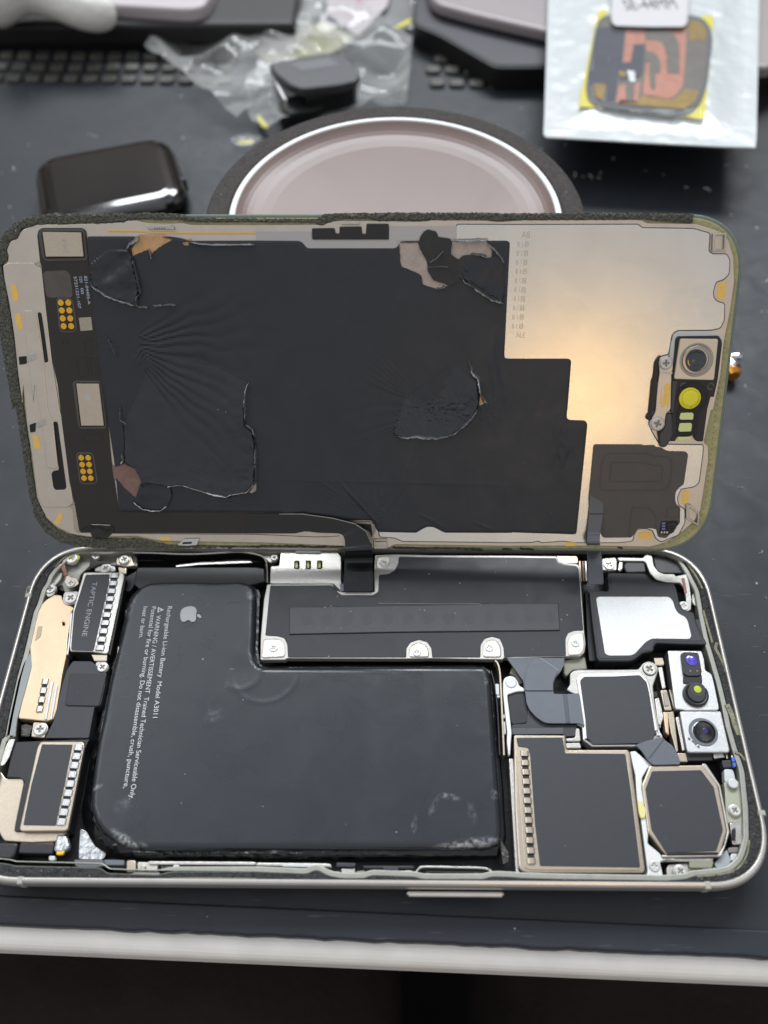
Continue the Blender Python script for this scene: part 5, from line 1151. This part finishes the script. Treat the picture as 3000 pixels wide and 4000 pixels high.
slab('cable_slot', 'N 740,908 755,906 752,1000 735,960 655,905', .14, .1, deep, dpn, PN, .03, .3)
slab('slot_rim', 'N 640,893 745,895 768,912 775,960 755,985 745,910 660,905', .42, .1, mat('pale_slot_rim', '#8e8b87', .4, .5), dpn, PN, .06, .3)

# ---- graphite film, with dents, fans of creases and torn windows
FILM = ('J 565,205 860,205 900,212 1100,206 1170,216 1230,234 1659,232 K 0,232 278,234 300,245 330,282 905,282 925,262 935,240 960,235 1620,232 1640,238 1646,250 1610,970 1612,990 1625,997 1659,998 L 365,998 380,1005 384,1020 360,1327 O 355,200 358,225 375,235 468,238 482,245 489,265 420,960 415,972 400,976 0,962 '
        'N 1659,965 1222,965 1190,948 1150,928 1110,926 1075,942 1040,965 790,960 775,935 765,905 750,885 640,882 600,888 430,858 300,838 200,850 140,834 0,834 M 1659,832 772,828 740,520 700,250 670,0 J 688,1327 640,960 600,600')
patches = {'torn_backing': ('K 930,246 1048,245 1060,285 1108,368 1112,430 1150,490 1250,522 1172,547 1082,515 1070,460 1042,440 945,402 935,370', torn),
           'torn_backing2': ('K 1272,236 1488,231 1502,252 1528,300 1524,360 1470,335 1390,325 1310,356 1264,320', torn),
           'a': ('J 905,212 1040,208 1125,226 1060,258 1000,300 985,322 962,290 860,332 850,285', tornwarm),
           'b': ('M 736,545 808,517 880,558 915,635 897,680 880,742 802,672 742,600', tornpink),
           'c': ('K 1452,1238 1476,1290 1448,1303', tornwarm), 'd': ('J 690,592 745,602 888,640 885,658 760,622', tornwarm), 'e': ('M 1590,690 1650,640 1659,640 N 0,620 M 1659,690 1630,710', torn), 'f': ('J 1178,245 1220,238 1222,262 1190,262', tornwarm), 'g': ('M 808,270 828,272 822,335 803,330', torn)}
FP = fillet(clean(tr(FILM, PN, .4)), .5)
HO = []
for k_, (s_, m_) in patches.items():
    q_ = clean(tr(s_, PN, .4), .15); q_ = frz(q_, .5, .07) if k_ not in 'cg' else q_; HO.append(q_)
    big = offset(q_ if sarea(q_) > 0 else q_[::-1], -.5)
    bm = bmesh.new(); prism(bm, big, [], .13, .24, 0, 1); finish(bm, 'bared_patch', m_, dpn)
def C2(s): return tr(s, PN, .4)[0]
fan1 = C2('J 800,910'); fan2 = C2('M 1580,690'); scoop = C2('N 1150,150'); swirl = C2('M 1590,660'); cor = C2('N 790,900')
FLAPS = [(tr('M 800,250 808,500 880,555 920,640 990,642 1090,664 1180,655 1300,692 1380,716 1480,732 1600,700 1650,640 1656,520 1655,400 1640,300 1590,262 1585,150 1600,20 1612,-20 1400,-120 1000,-200', PN, .4), .28),
         (tr('N 890,325 940,346 1050,340 1120,352 1200,350 1280,320 1360,260 1420,190 1445,130 1440,60 1430,-20 1300,-120 1000,-60', PN, .4), .25),
         (tr('K 1335,470 1600,640 1615,420 1530,300 1400,330 1310,360', PN, .4), .28),
         (tr('J 575,390 600,520 700,600 885,655 895,600 905,560 890,470 860,350 830,290 700,300', PN, .4), .38)]
def line_dist(x, y, poly):
    e = TORN[id(poly)]; d = np.full(len(x), 1e9)
    for (x1, y1), (x2, y2) in zip(e[:-1], e[1:]):
        L2 = (x2-x1)**2+(y2-y1)**2+1e-9; t = np.clip(((x-x1)*(x2-x1)+(y-y1)*(y2-y1))/L2, 0, 1); d = np.minimum(d, np.hypot(x-x1-t*(x2-x1), y-y1-t*(y2-y1)))
    return d
TORN = {id(FLAPS[0][0]): FLAPS[0][0][1:17], id(FLAPS[1][0]): FLAPS[1][0][:10], id(FLAPS[2][0]): FLAPS[2][0][:2], id(FLAPS[3][0]): FLAPS[3][0][:8]}
def film_h(x, y):
    z = .16*fbm(x, y, .045, 1)+.03*fbm(x, y, .25, 2)
    d = edge_dist(x, y, FP); z = z-.12*np.clip(1-d/.5, 0, 1)
    # fan of creases spreading right from a pinch
    for (cx, cy), a0, a1, n_, r0, r1, amp in ((fan1, -1.15, .75, 21, 3, 36, .20), (fan1, 1.2, 3.6, 12, 1, 8, .08), (fan2, 1.9, 4.1, 18, 4, 26, .05), (cor, .6, 2.9, 16, 2, 18, .07), (scoop, 2.2, 4.6, 18, 6, 22, .08)):
        a = np.arctan2(y-cy, x-cx); a = np.where(a < a0-.5, a+2*math.pi, a); r = np.hypot(x-cx, y-cy)
        wgt = np.clip((a-a0)/.25, 0, 1)*np.clip((a1-a)/.25, 0, 1)*np.clip((r-r0*.4)/r0, 0, 1)*np.clip((r1-r)/(r1*.6), 0, 1)
        ph_ = a*n_*(1+.12*np.sin(a*5))+1.6*fbm(x, y, .10, 13)+r*.03
        z = z+amp*wgt*(np.abs(np.sin(ph_))**1.4-.4)
    # concentric swirl
    r = np.hypot(x-swirl[0], y-swirl[1]); z = z+.05*np.sin(r*3.2)*np.clip(1-r/7, 0, 1)*(x < swirl[0]+1)
    # crumpled dent inside the scoop
    c_ = C2('N 1250,180'); rx = (x-c_[0])/10; ry = (y-c_[1])/3.2; q = np.exp(-(rx**2+ry**2))
    z = z-.12*q+.40*q*np.abs(fbm(x, y, .8, 17, 4))
    c_ = C2('K 1420,390'); q = np.exp(-(((x-c_[0])/4)**2+((y-c_[1])/4)**2)); z = z+.25*q*fbm(x, y, .6, 19, 3)
    for s_, ax_, ay_, a_, sc_ in (('O 320,420', 2.2, 5.5, .35, .35), ('K 1560,1150', 1.8, 9, .3, .3), ('N 1560,780', 8, 5, .12, .18), ('J 720,420', 4, 6, .30, .25), ('M 1000,500', 14, 12, .10, .12), ('N 300,200', 16, 14, .10, .08)):
        c_ = C2(s_); q = np.exp(-(((x-c_[0])/ax_)**2+((y-c_[1])/ay_)**2)); z = z+a_*q*fbm(x*1.8, y*.7, sc_, 29, 2)
    # long shallow crease across and the near right rubs
    for s0, s1, a_, w_ in (('N 150,620', 'N 1659,655', .05, .35), ('N 560,650', 'N 785,900', .22, .35), ('N 380,615', 'N 560,720', .06, .25), ('K 945,1255', 'K 1300,1010', .10, .12), ('N 1050,840', 'N 1220,925', .10, .25), ('N 1400,890', 'N 1550,950', .08, .3),
                          ('J 640,480', 'J 860,300', -.5, 1.5), ('J 690,540', 'J 850,430', .25, 1.2), ('J 690,800', 'J 760,990', .2, .3), ('M 800,120', 'M 790,230', .2, .4)):
        A0 = C2(s0); B0 = C2(s1); L2 = (B0[0]-A0[0])**2+(B0[1]-A0[1])**2
        t = np.clip(((x-A0[0])*(B0[0]-A0[0])+(y-A0[1])*(B0[1]-A0[1]))/L2, 0, 1); dd = np.hypot(x-A0[0]-t*(B0[0]-A0[0]), y-A0[1]-t*(B0[1]-A0[1]))
        z = z+a_*np.exp(-(dd/w_)**2)*np.sin(np.clip(t, .02, .98)*math.pi)**.5
    P_ = np.c_[x, y]
    for fp_, am in FLAPS:
        ins = inside(P_, fp_); dd = line_dist(x, y, fp_); z = z+np.where(ins, 2.4*am*np.exp(-dd/3.0)*(.8+.4*fbm(x, y, .4, 23)), -am*.3*np.exp(-dd/.5))
    # relief of the parts hidden under the film
    return z
sheet('graphite_film', FP, HO, .42, film_h, .12, film, dpn, .42)
film2 = mat('stretched_film', '#2b2f36', .38, 0, spec=.45, var=.1, vscale=.2, bump=.012, bscale=5, speck=.5, sscale=.6)
for fi, (sp_, ln_) in enumerate(((24, .34), (10, .26))):
    fp_ = FLAPS[fi][0]
    def lift(x, y, fp_=fp_, sp_=sp_, ln_=ln_):
        d_ = line_dist(x, y, fp_); return film_h(x, y)-.05+ln_*np.clip(1-d_/sp_, 0, 1)**1.2+.05*fbm(x, y, .3, 51, 2)
    sheet('peeled_film', frz(clean(offset(fp_ if sarea(fp_) > 0 else fp_[::-1], .25), .2), .5, .08), [], .42, lift, .15, film2, dpn, .42)
dark = mat('flap_underside', '#1f2023', .42, 0, var=.1, vscale=.5, bump=.02, bscale=3)
def flap_h(x, y): return .22*fbm(x, y, .22, 5, 2)+.03*fbm(x, y, 1.2, 7, 2)
sheet('torn_film_flap', frz(tr('K 1052,250 1065,205 1090,172 1112,161 1165,172 1178,190 1182,207 1215,212 1262,222 1268,250 1264,320 1308,358 1305,430 1318,478 1335,490 1255,522 1185,500 1150,488 1112,430 1118,380 1085,330', PN, .8), .5, .05), [], .45, flap_h, .1, dark, dpn, .75)
sheet('torn_film_flap', frz(tr('K 1308,362 1340,328 1400,322 1480,350 1560,330 1605,380 1590,500 1575,632 1500,600 1400,520 1350,480 1315,470 1305,420', PN, .8), .5, .05), [], .45, flap_h, .1, film, dpn, .7)
sheet('torn_film_flap', frz(tr('M 905,650 925,672 985,643 1030,655 1100,668 1112,720 1085,792 1040,818 970,822 910,802 870,765 888,720', PN, .8), .5, .05), [], .45, flap_h, .1, film, dpn, .7)
edgefilm = mat('lifted_film_lip', '#505257', .4, 0, bump=.04, bscale=3)
def torn_edge(s, r):
    # a ragged lip of stretched film: a thin curled ribbon with an uneven pale rim
    p = tr(s, PN, .6); q = []
    for a, b in zip(p[:-1], p[1:]):
        k = max(1, int(math.hypot(b[0]-a[0], b[1]-a[1])/.28)); q += [(a[0]+(b[0]-a[0])*t/k, a[1]+(b[1]-a[1])*t/k) for t in range(k)]
    q.append(p[-1]); rd = random.Random(len(s)+int(r*100)); bm = bmesh.new(); A_, B_, C_, D_ = [], [], [], []
    n = len(q); wv = 0; hv = 0; rv = 0
    for i, (x, y) in enumerate(q):
        a = q[max(0, i-1)]; b = q[min(n-1, i+1)]; d = (b[0]-a[0], b[1]-a[1]); l = math.hypot(*d) or 1; nx, ny = -d[1]/l, d[0]/l
        env = min(1, 4*math.sin(math.pi*(i+.3)/(n+.3)))
        wv = .8*wv+.2*rd.uniform(-.5, 1.2); hv = .85*hv+.15*rd.uniform(0, 1)
        w1 = env*(.2+max(0, wv)*5*r); h1 = .50+env*hv*.9; jt = rd.uniform(-.035, .035)
        rv = .78*rv+.22*rd.uniform(-1.6, 2.6); rim = env*max(.02, 2.0*r*rv)
        A_.append(bm.verts.new((x+nx*w1, y+ny*w1, .44))); B_.append(bm.verts.new((x+nx*(w1*.4+jt), y+ny*(w1*.4+jt), .44+h1*.8)))
        C_.append(bm.verts.new((x+nx*jt, y+ny*jt, .44+h1))); D_.append(bm.verts.new((x+nx*(jt-rim), y+ny*(jt-rim), .40+h1*.75)))
    for i in range(n-1):
        bm.faces.new((A_[i], A_[i+1], B_[i+1], B_[i])); bm.faces.new((B_[i], B_[i+1], C_[i+1], C_[i]))
        f = bm.faces.new((C_[i], C_[i+1], D_[i+1], D_[i])); f.material_index = 1
    finish(bm, 'torn_edge', [edgefilm, edgewhite], dpn, 60)
for s_, r_ in (('K 1335,470 1350,500 1400,530 1470,580 1520,615 1600,640', .16), ('K 1165,548 1200,545 1225,535', .14), ('K 1500,250 1540,290 1580,340 1605,378', .10), ('K 1370,1000 1385,1040 1400,1088 1440,1130 1448,1180 1455,1240 1480,1270 1500,1285', .16),
               ('N 885,322 905,335 940,346 990,345 1050,338 1100,350 1180,353 1240,338 1290,318 1350,272 1395,225 1420,190 1440,150', .12), ('J 1612,1150 1600,1180 1588,1230 1585,1290 1580,1327', .09), ('M 1612,0 1590,60 1586,150 1590,240', .08), ('M 1590,262 1640,295 1652,340', .08),
               ('M 1655,380 1657,520 1655,600 1645,650 1600,700 1560,705 1495,715 1470,730 1390,718 1300,690 1250,675 1180,655', .09), ('M 1180,656 1150,655 1090,664', .16), ('M 1085,790 1045,818 990,822 930,808 870,765', .10), ('M 778,140 780,230 800,245 825,262', .07),
               ('M 790,450 795,480 800,500 790,515', .22), ('J 580,480 600,530 690,592 740,612 880,655', .10), ('J 888,658 920,662 960,670', .18), ('J 990,652 1030,655 1050,656', .16), ('J 1050,654 1110,648 1140,652', .05), ('J 820,285 840,262 900,212', .16), ('J 860,350 880,440 890,480 905,550 910,570 890,600 885,650', .07),
               ('J 1220,240 1300,258 1450,262 1650,260', .06), ('J 960,290 978,320 985,350', .05), ('K 1120,380 1170,350 1215,300', .05), ('K 1110,405 1200,402 1245,404', .04), ('K 1390,325 1430,322 1490,345', .14), ('K 1285,232 1400,238 1500,232', .10), ('J 700,860 735,940 755,985', .07)):
    torn_edge(s_, r_)
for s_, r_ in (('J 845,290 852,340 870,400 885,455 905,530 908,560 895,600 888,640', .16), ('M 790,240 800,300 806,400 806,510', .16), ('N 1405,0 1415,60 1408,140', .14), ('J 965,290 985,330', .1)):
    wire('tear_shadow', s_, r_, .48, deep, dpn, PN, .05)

# ---- foam gaskets and spring clips
slab('foam_gasket', 'K 362,152 508,150 515,185 540,186 541,142 683,140 688,188 712,188 716,122 860,122 862,226 364,226', .45, .45, blackpl, dpn, PN, .12, .25)
for s_ in ('K 555,112 670,110 672,128 556,130', 'J 950,132 1100,132 1130,145 1130,162 955,160', 'M 1190,1008 1292,1003 1275,1045 1215,1050 1150,1046', 'N 762,1008 850,1006 850,1068 762,1068'):
    sc_ = slab('spring_clip', s_, .5, .35, palepl if s_[0] == 'M' else steel, dpn, PN, .1, .25)
slab('clip_slot', 'M 1185,1025 1245,1022 1240,1036 1180,1038', .53, .04, deep, dpn, PN, .01, .1)
slab('clip_slot', 'N 772,1018 845,1018 845,1022 772,1024', .53, .04, deep, dpn, PN, .01, .05); slab('clip_slot', 'N 772,1046 840,1046 840,1056 772,1056', .53, .04, whitesteel, dpn, PN, .01, .05)
for s_ in ('J 1002,148 1012,148 1012,156 1002,156',):
    for k in range(5): slab('clip_perforation', 'J %d,148 %d,148 %d,158 %d,158' % (1000+16*k, 1008+16*k, 1006+16*k, 998+16*k), .53, .03, copper, dpn, PN, 0, .05)
for s_, hh_ in (('L 1302,186 1392,181 1386,302 1298,304', ('L 1318,200 1378,196 1374,290 1314,292',)), ('O 1130,780 1165,785 1217,840 1210,922 1140,884 1128,870', ('O 1150,800 1205,845 1200,905 1150,872',))):
    slab('corner_clip', s_, .6, .5, steel, dpn, PN, .1, .2, holes=hh_)
for s_ in ('L 1338,505 1350,500 1376,500 1386,508 1380,600 1370,612 1338,612 1326,602', 'M 1045,990 1100,990 1110,1000 1105,1014 1050,1016 1038,1003', 'O 345,1030 352,1024 410,1026 418,1036 414,1050 350,1052', 'O 822,965 832,960 902,962 912,972 905,1000 895,1006 830,1004 818,992', 'O 1108,696 1118,688 1140,690 1150,700 1142,770 1130,780 1108,778 1100,768'):
    slab('gold_pad', s_, .0, .04, goldmatt, dpn, PN, .01, .5)
strip('plate_crease', 'M 730,968 1100,972 1659,975 N 380,992 480,990 540,985', .14, .06, .08, deep, dpn, PN, sm=0)
strip('plate_rib', 'J 700,168 940,170 960,182 1659,182', .5, .05, .08, mat('amber_reflection_tint', '#e0b878', .35, .85), dpn, PN)  # amber reflection on the plate painted into the tint of this rib

# ---- front camera assembly
fb = slab('camera_holder', 'L 1045,1055 1060,870 1075,852 1340,848 1365,895 1335,1140 1310,1250 O 1290,80 1268,165 1240,375 1195,372 1172,330 1160,340 1068,340 1062,372 1035,372 1020,372 960,408 945,300 1040,190 1050,0 L 1035,1150', .8, 1.1, blackpl, dpn, PN, .25, .4)
slab('holder_rim', 'L 1030,905 1045,850 1080,820 1280,820 1345,832 1368,865 1362,890 1340,852 1075,855 1062,870 1045,1050 1020,985', .5, .7, palepl, dpn, PN, .15, .4)
slab('camera_body', 'L 1090,868 1338,870 1310,1138 1050,1130', 1.3, .8, mat('creamy_camera_plate', '#cdc3b4', .36, .6, bump=.02, bscale=4), fb, PN, .15, .5)
turned('camera_ring', 'L 1196,1005', [(3.65, -.1), (3.6, .05), (3.4, .1), (3.1, .02), (2.95, .25), (2.5, .3), (2.42, -.1), (.01, -.1)], mat('ring_steel', '#a7a199', .3, .9), fb, PN, 1.3, n=48)
turned('lens_glass', 'L 1190,1008', [(2.42, -.1), (2.3, .1), (1.95, .16), (1.7, .08), (1.5, .1), (.8, .22), (.01, .26)], mat('blue_black_lens', '#141e2a', .06, 0, coat=1), fb, PN, 1.32, n=40)
slab('holder_well', 'O 1085,20 1110,0 1160,-15 1215,-10 1262,20 1275,80 1258,140 1215,185 1195,330 1170,330 1070,340 1068,180 1090,150 1068,90', .95, .12, deep, fb, PN, .05, .6)
turned('yellow_diffuser', 'O 1152,92', [(2.35, 0), (2.3, .25), (2.05, .3), (1.95, .1), (1.75, .12), (1.7, .5), (1.4, .58), (.01, .6)], yellowd, fb, PN, .95, n=36)
for s_ in ('O 1095,188 1170,186 1178,195 1174,232 1092,232 1086,222', 'O 1088,255 1160,253 1168,262 1162,308 1085,310 1078,298', 'O 1072,344 1165,344 1160,362 1075,366'):
    slab('light_window', s_, 1.15, .25, paleyel, fb, PN, .1, .25)
for s_ in ('L 1112,1172', 'L 1290,1172', 'O 1285,20'): disc('molded_pin', s_, .75, .95, .1, flexw, fb, PN)
arm = slab('clamp_arm', 'L 955,990 1000,975 1040,995 1045,1060 1035,1090 1030,1327 O 1000,190 992,240 985,290 940,300 905,275 900,235 930,180 945,0 L 955,1100', .9, .4, tan, dpn, PN, .15, .5)
slab('gold_pad', 'L 990,1165 1005,1158 1025,1162 1030,1175 1012,1327 O 1005,130 990,145 970,142 958,128 970,0 L 972,1327', .93, .04, goldmatt, arm, PN, .01, .5)
strip('arm_fold', 'L 958,1082 1040,1092', .5, 1.0, .1, palepl, arm, PN, sm=0)
screw('L 1000,1028', 1.28, 1.35, arm, PN); screw('O 945,260', 1.45, 1.35, arm, PN)
slab('side_guard', 'L 950,985 970,975 955,1000 945,1060 955,1090 945,1130 950,1150 930,1327 O 915,180 905,200 900,240 870,230 868,210 885,190 L 905,1140 918,1110 925,1020', .75, .8, mat('dark_guard', '#1b1517', .4), dpn, PN, .25, .5)
slab('side_guard', 'O 1000,195 1038,190 1045,330 1022,375 1000,412 960,412 955,330 985,290 995,240', 1.1, .8, mat('graphite_guard', '#3b3b40', .4), dpn, PN, .3, .5)
slab('side_guard', 'O 1040,-20 1075,-20 1065,40 1048,190 1030,190', 1.1, .6, mat('graphite_guard', '#3b3b40', .4), dpn, PN, .2, .3)

# ---- sensor flex at the near right corner
fp = slab('sensor_flex', 'O 530,400 545,393 845,394 855,400 925,398 935,410 965,412 1000,432 1020,438 1130,440 1143,458 1115,650 1085,672 1062,700 1058,745 1065,780 1092,800 1090,880 1090,900 1000,1000 950,995 938,945 905,935 812,935 785,985 770,996 600,998 585,990 575,960 500,840 497,740 515,560', .5, .3, flexw, dpn, PN, .12, .4)
for s_, m_ in (('O 600,455 625,442 870,442 920,462 1000,465 1038,490 1042,540 1020,660 975,688 580,690 565,660 575,520', 0), ('O 640,500 870,505 905,522 980,525 972,632 628,632', 0), ('O 775,795 870,793 915,815 940,870 935,940 905,935 812,935 785,985 750,990', 0), ('O 1005,790 1085,790 1085,868 995,868', 0)):
    q_ = fillet(clean(tr(s_, PN, .5)), .6); q_ = q_ if sarea(q_) > 0 else q_[::-1]
    bm = bmesh.new(); prism(bm, q_, [offset(q_, .22)], .45, .60, .07, 2); finish(bm, 'pressed_outline', flexw, fp)
slab('sensor_well', 'O 965,888 1075,885 1078,905 1045,965 1000,980 950,972', .53, .04, deep, fp, PN, .01, .3)
slab('sensor_chip', 'O 1005,905 1060,900 1068,930 1048,958 1012,955', .8, .3, blackpl, fp, PN, .1, .3); disc('sensor_eye', 'O 1036,930', .6, .86, .1, deep, fp, PN)
for k in range(3): slab('solder_pad', 'O 972,%d 995,%d 993,%d 970,%d' % (898+18*k, 897+18*k, 908+18*k, 910+18*k), .6, .06, mat('violet_pad', '#6c6fb8', .3, .4), fp, PN, .02, .1)
for k in range(3): slab('solder_pad', 'O %d,955 %d,954 %d,968 %d,970' % (965+18*k, 977+18*k, 975+18*k, 963+18*k), .6, .06, steel, fp, PN, .02, .1)
a1 = [P3('O 505,720', .55)[0], P3('O 498,840', .75)[0], P3('O 490,965', 1.4)[0], P3('O 487,1040', 2.4)[0], H3('G 486,60', 2.6)[0], H3('G 490,160', 1.2)[0], H3('G 495,260', .3)[0], H3('G 496,302', -.2)[0]]
a2 = [P3('O 590,770', .55)[0], P3('O 590,840', .75)[0], P3('O 572,968', 1.4)[0], P3('O 570,1040', 2.4)[0], H3('G 574,60', 2.6)[0], H3('G 584,160', 1.2)[0], H3('G 592,260', .3)[0], H3('G 592,302', -.2)[0]]
ribbon('sensor_cable', list(zip(a1, a2)), .14, mat('slate_cable', '#55585e', .38, 0, bump=.01, bscale=6), dpn, sub=5)
strip('cable_crease', 'O 500,842 588,842', .15, .9, .06, deep, dpn, PN, sm=0); strip('cable_crease', 'O 490,968 576,968', .2, 1.5, .06, mat('slate_cable_edge', '#76797f', .38), dpn, PN, sm=0)
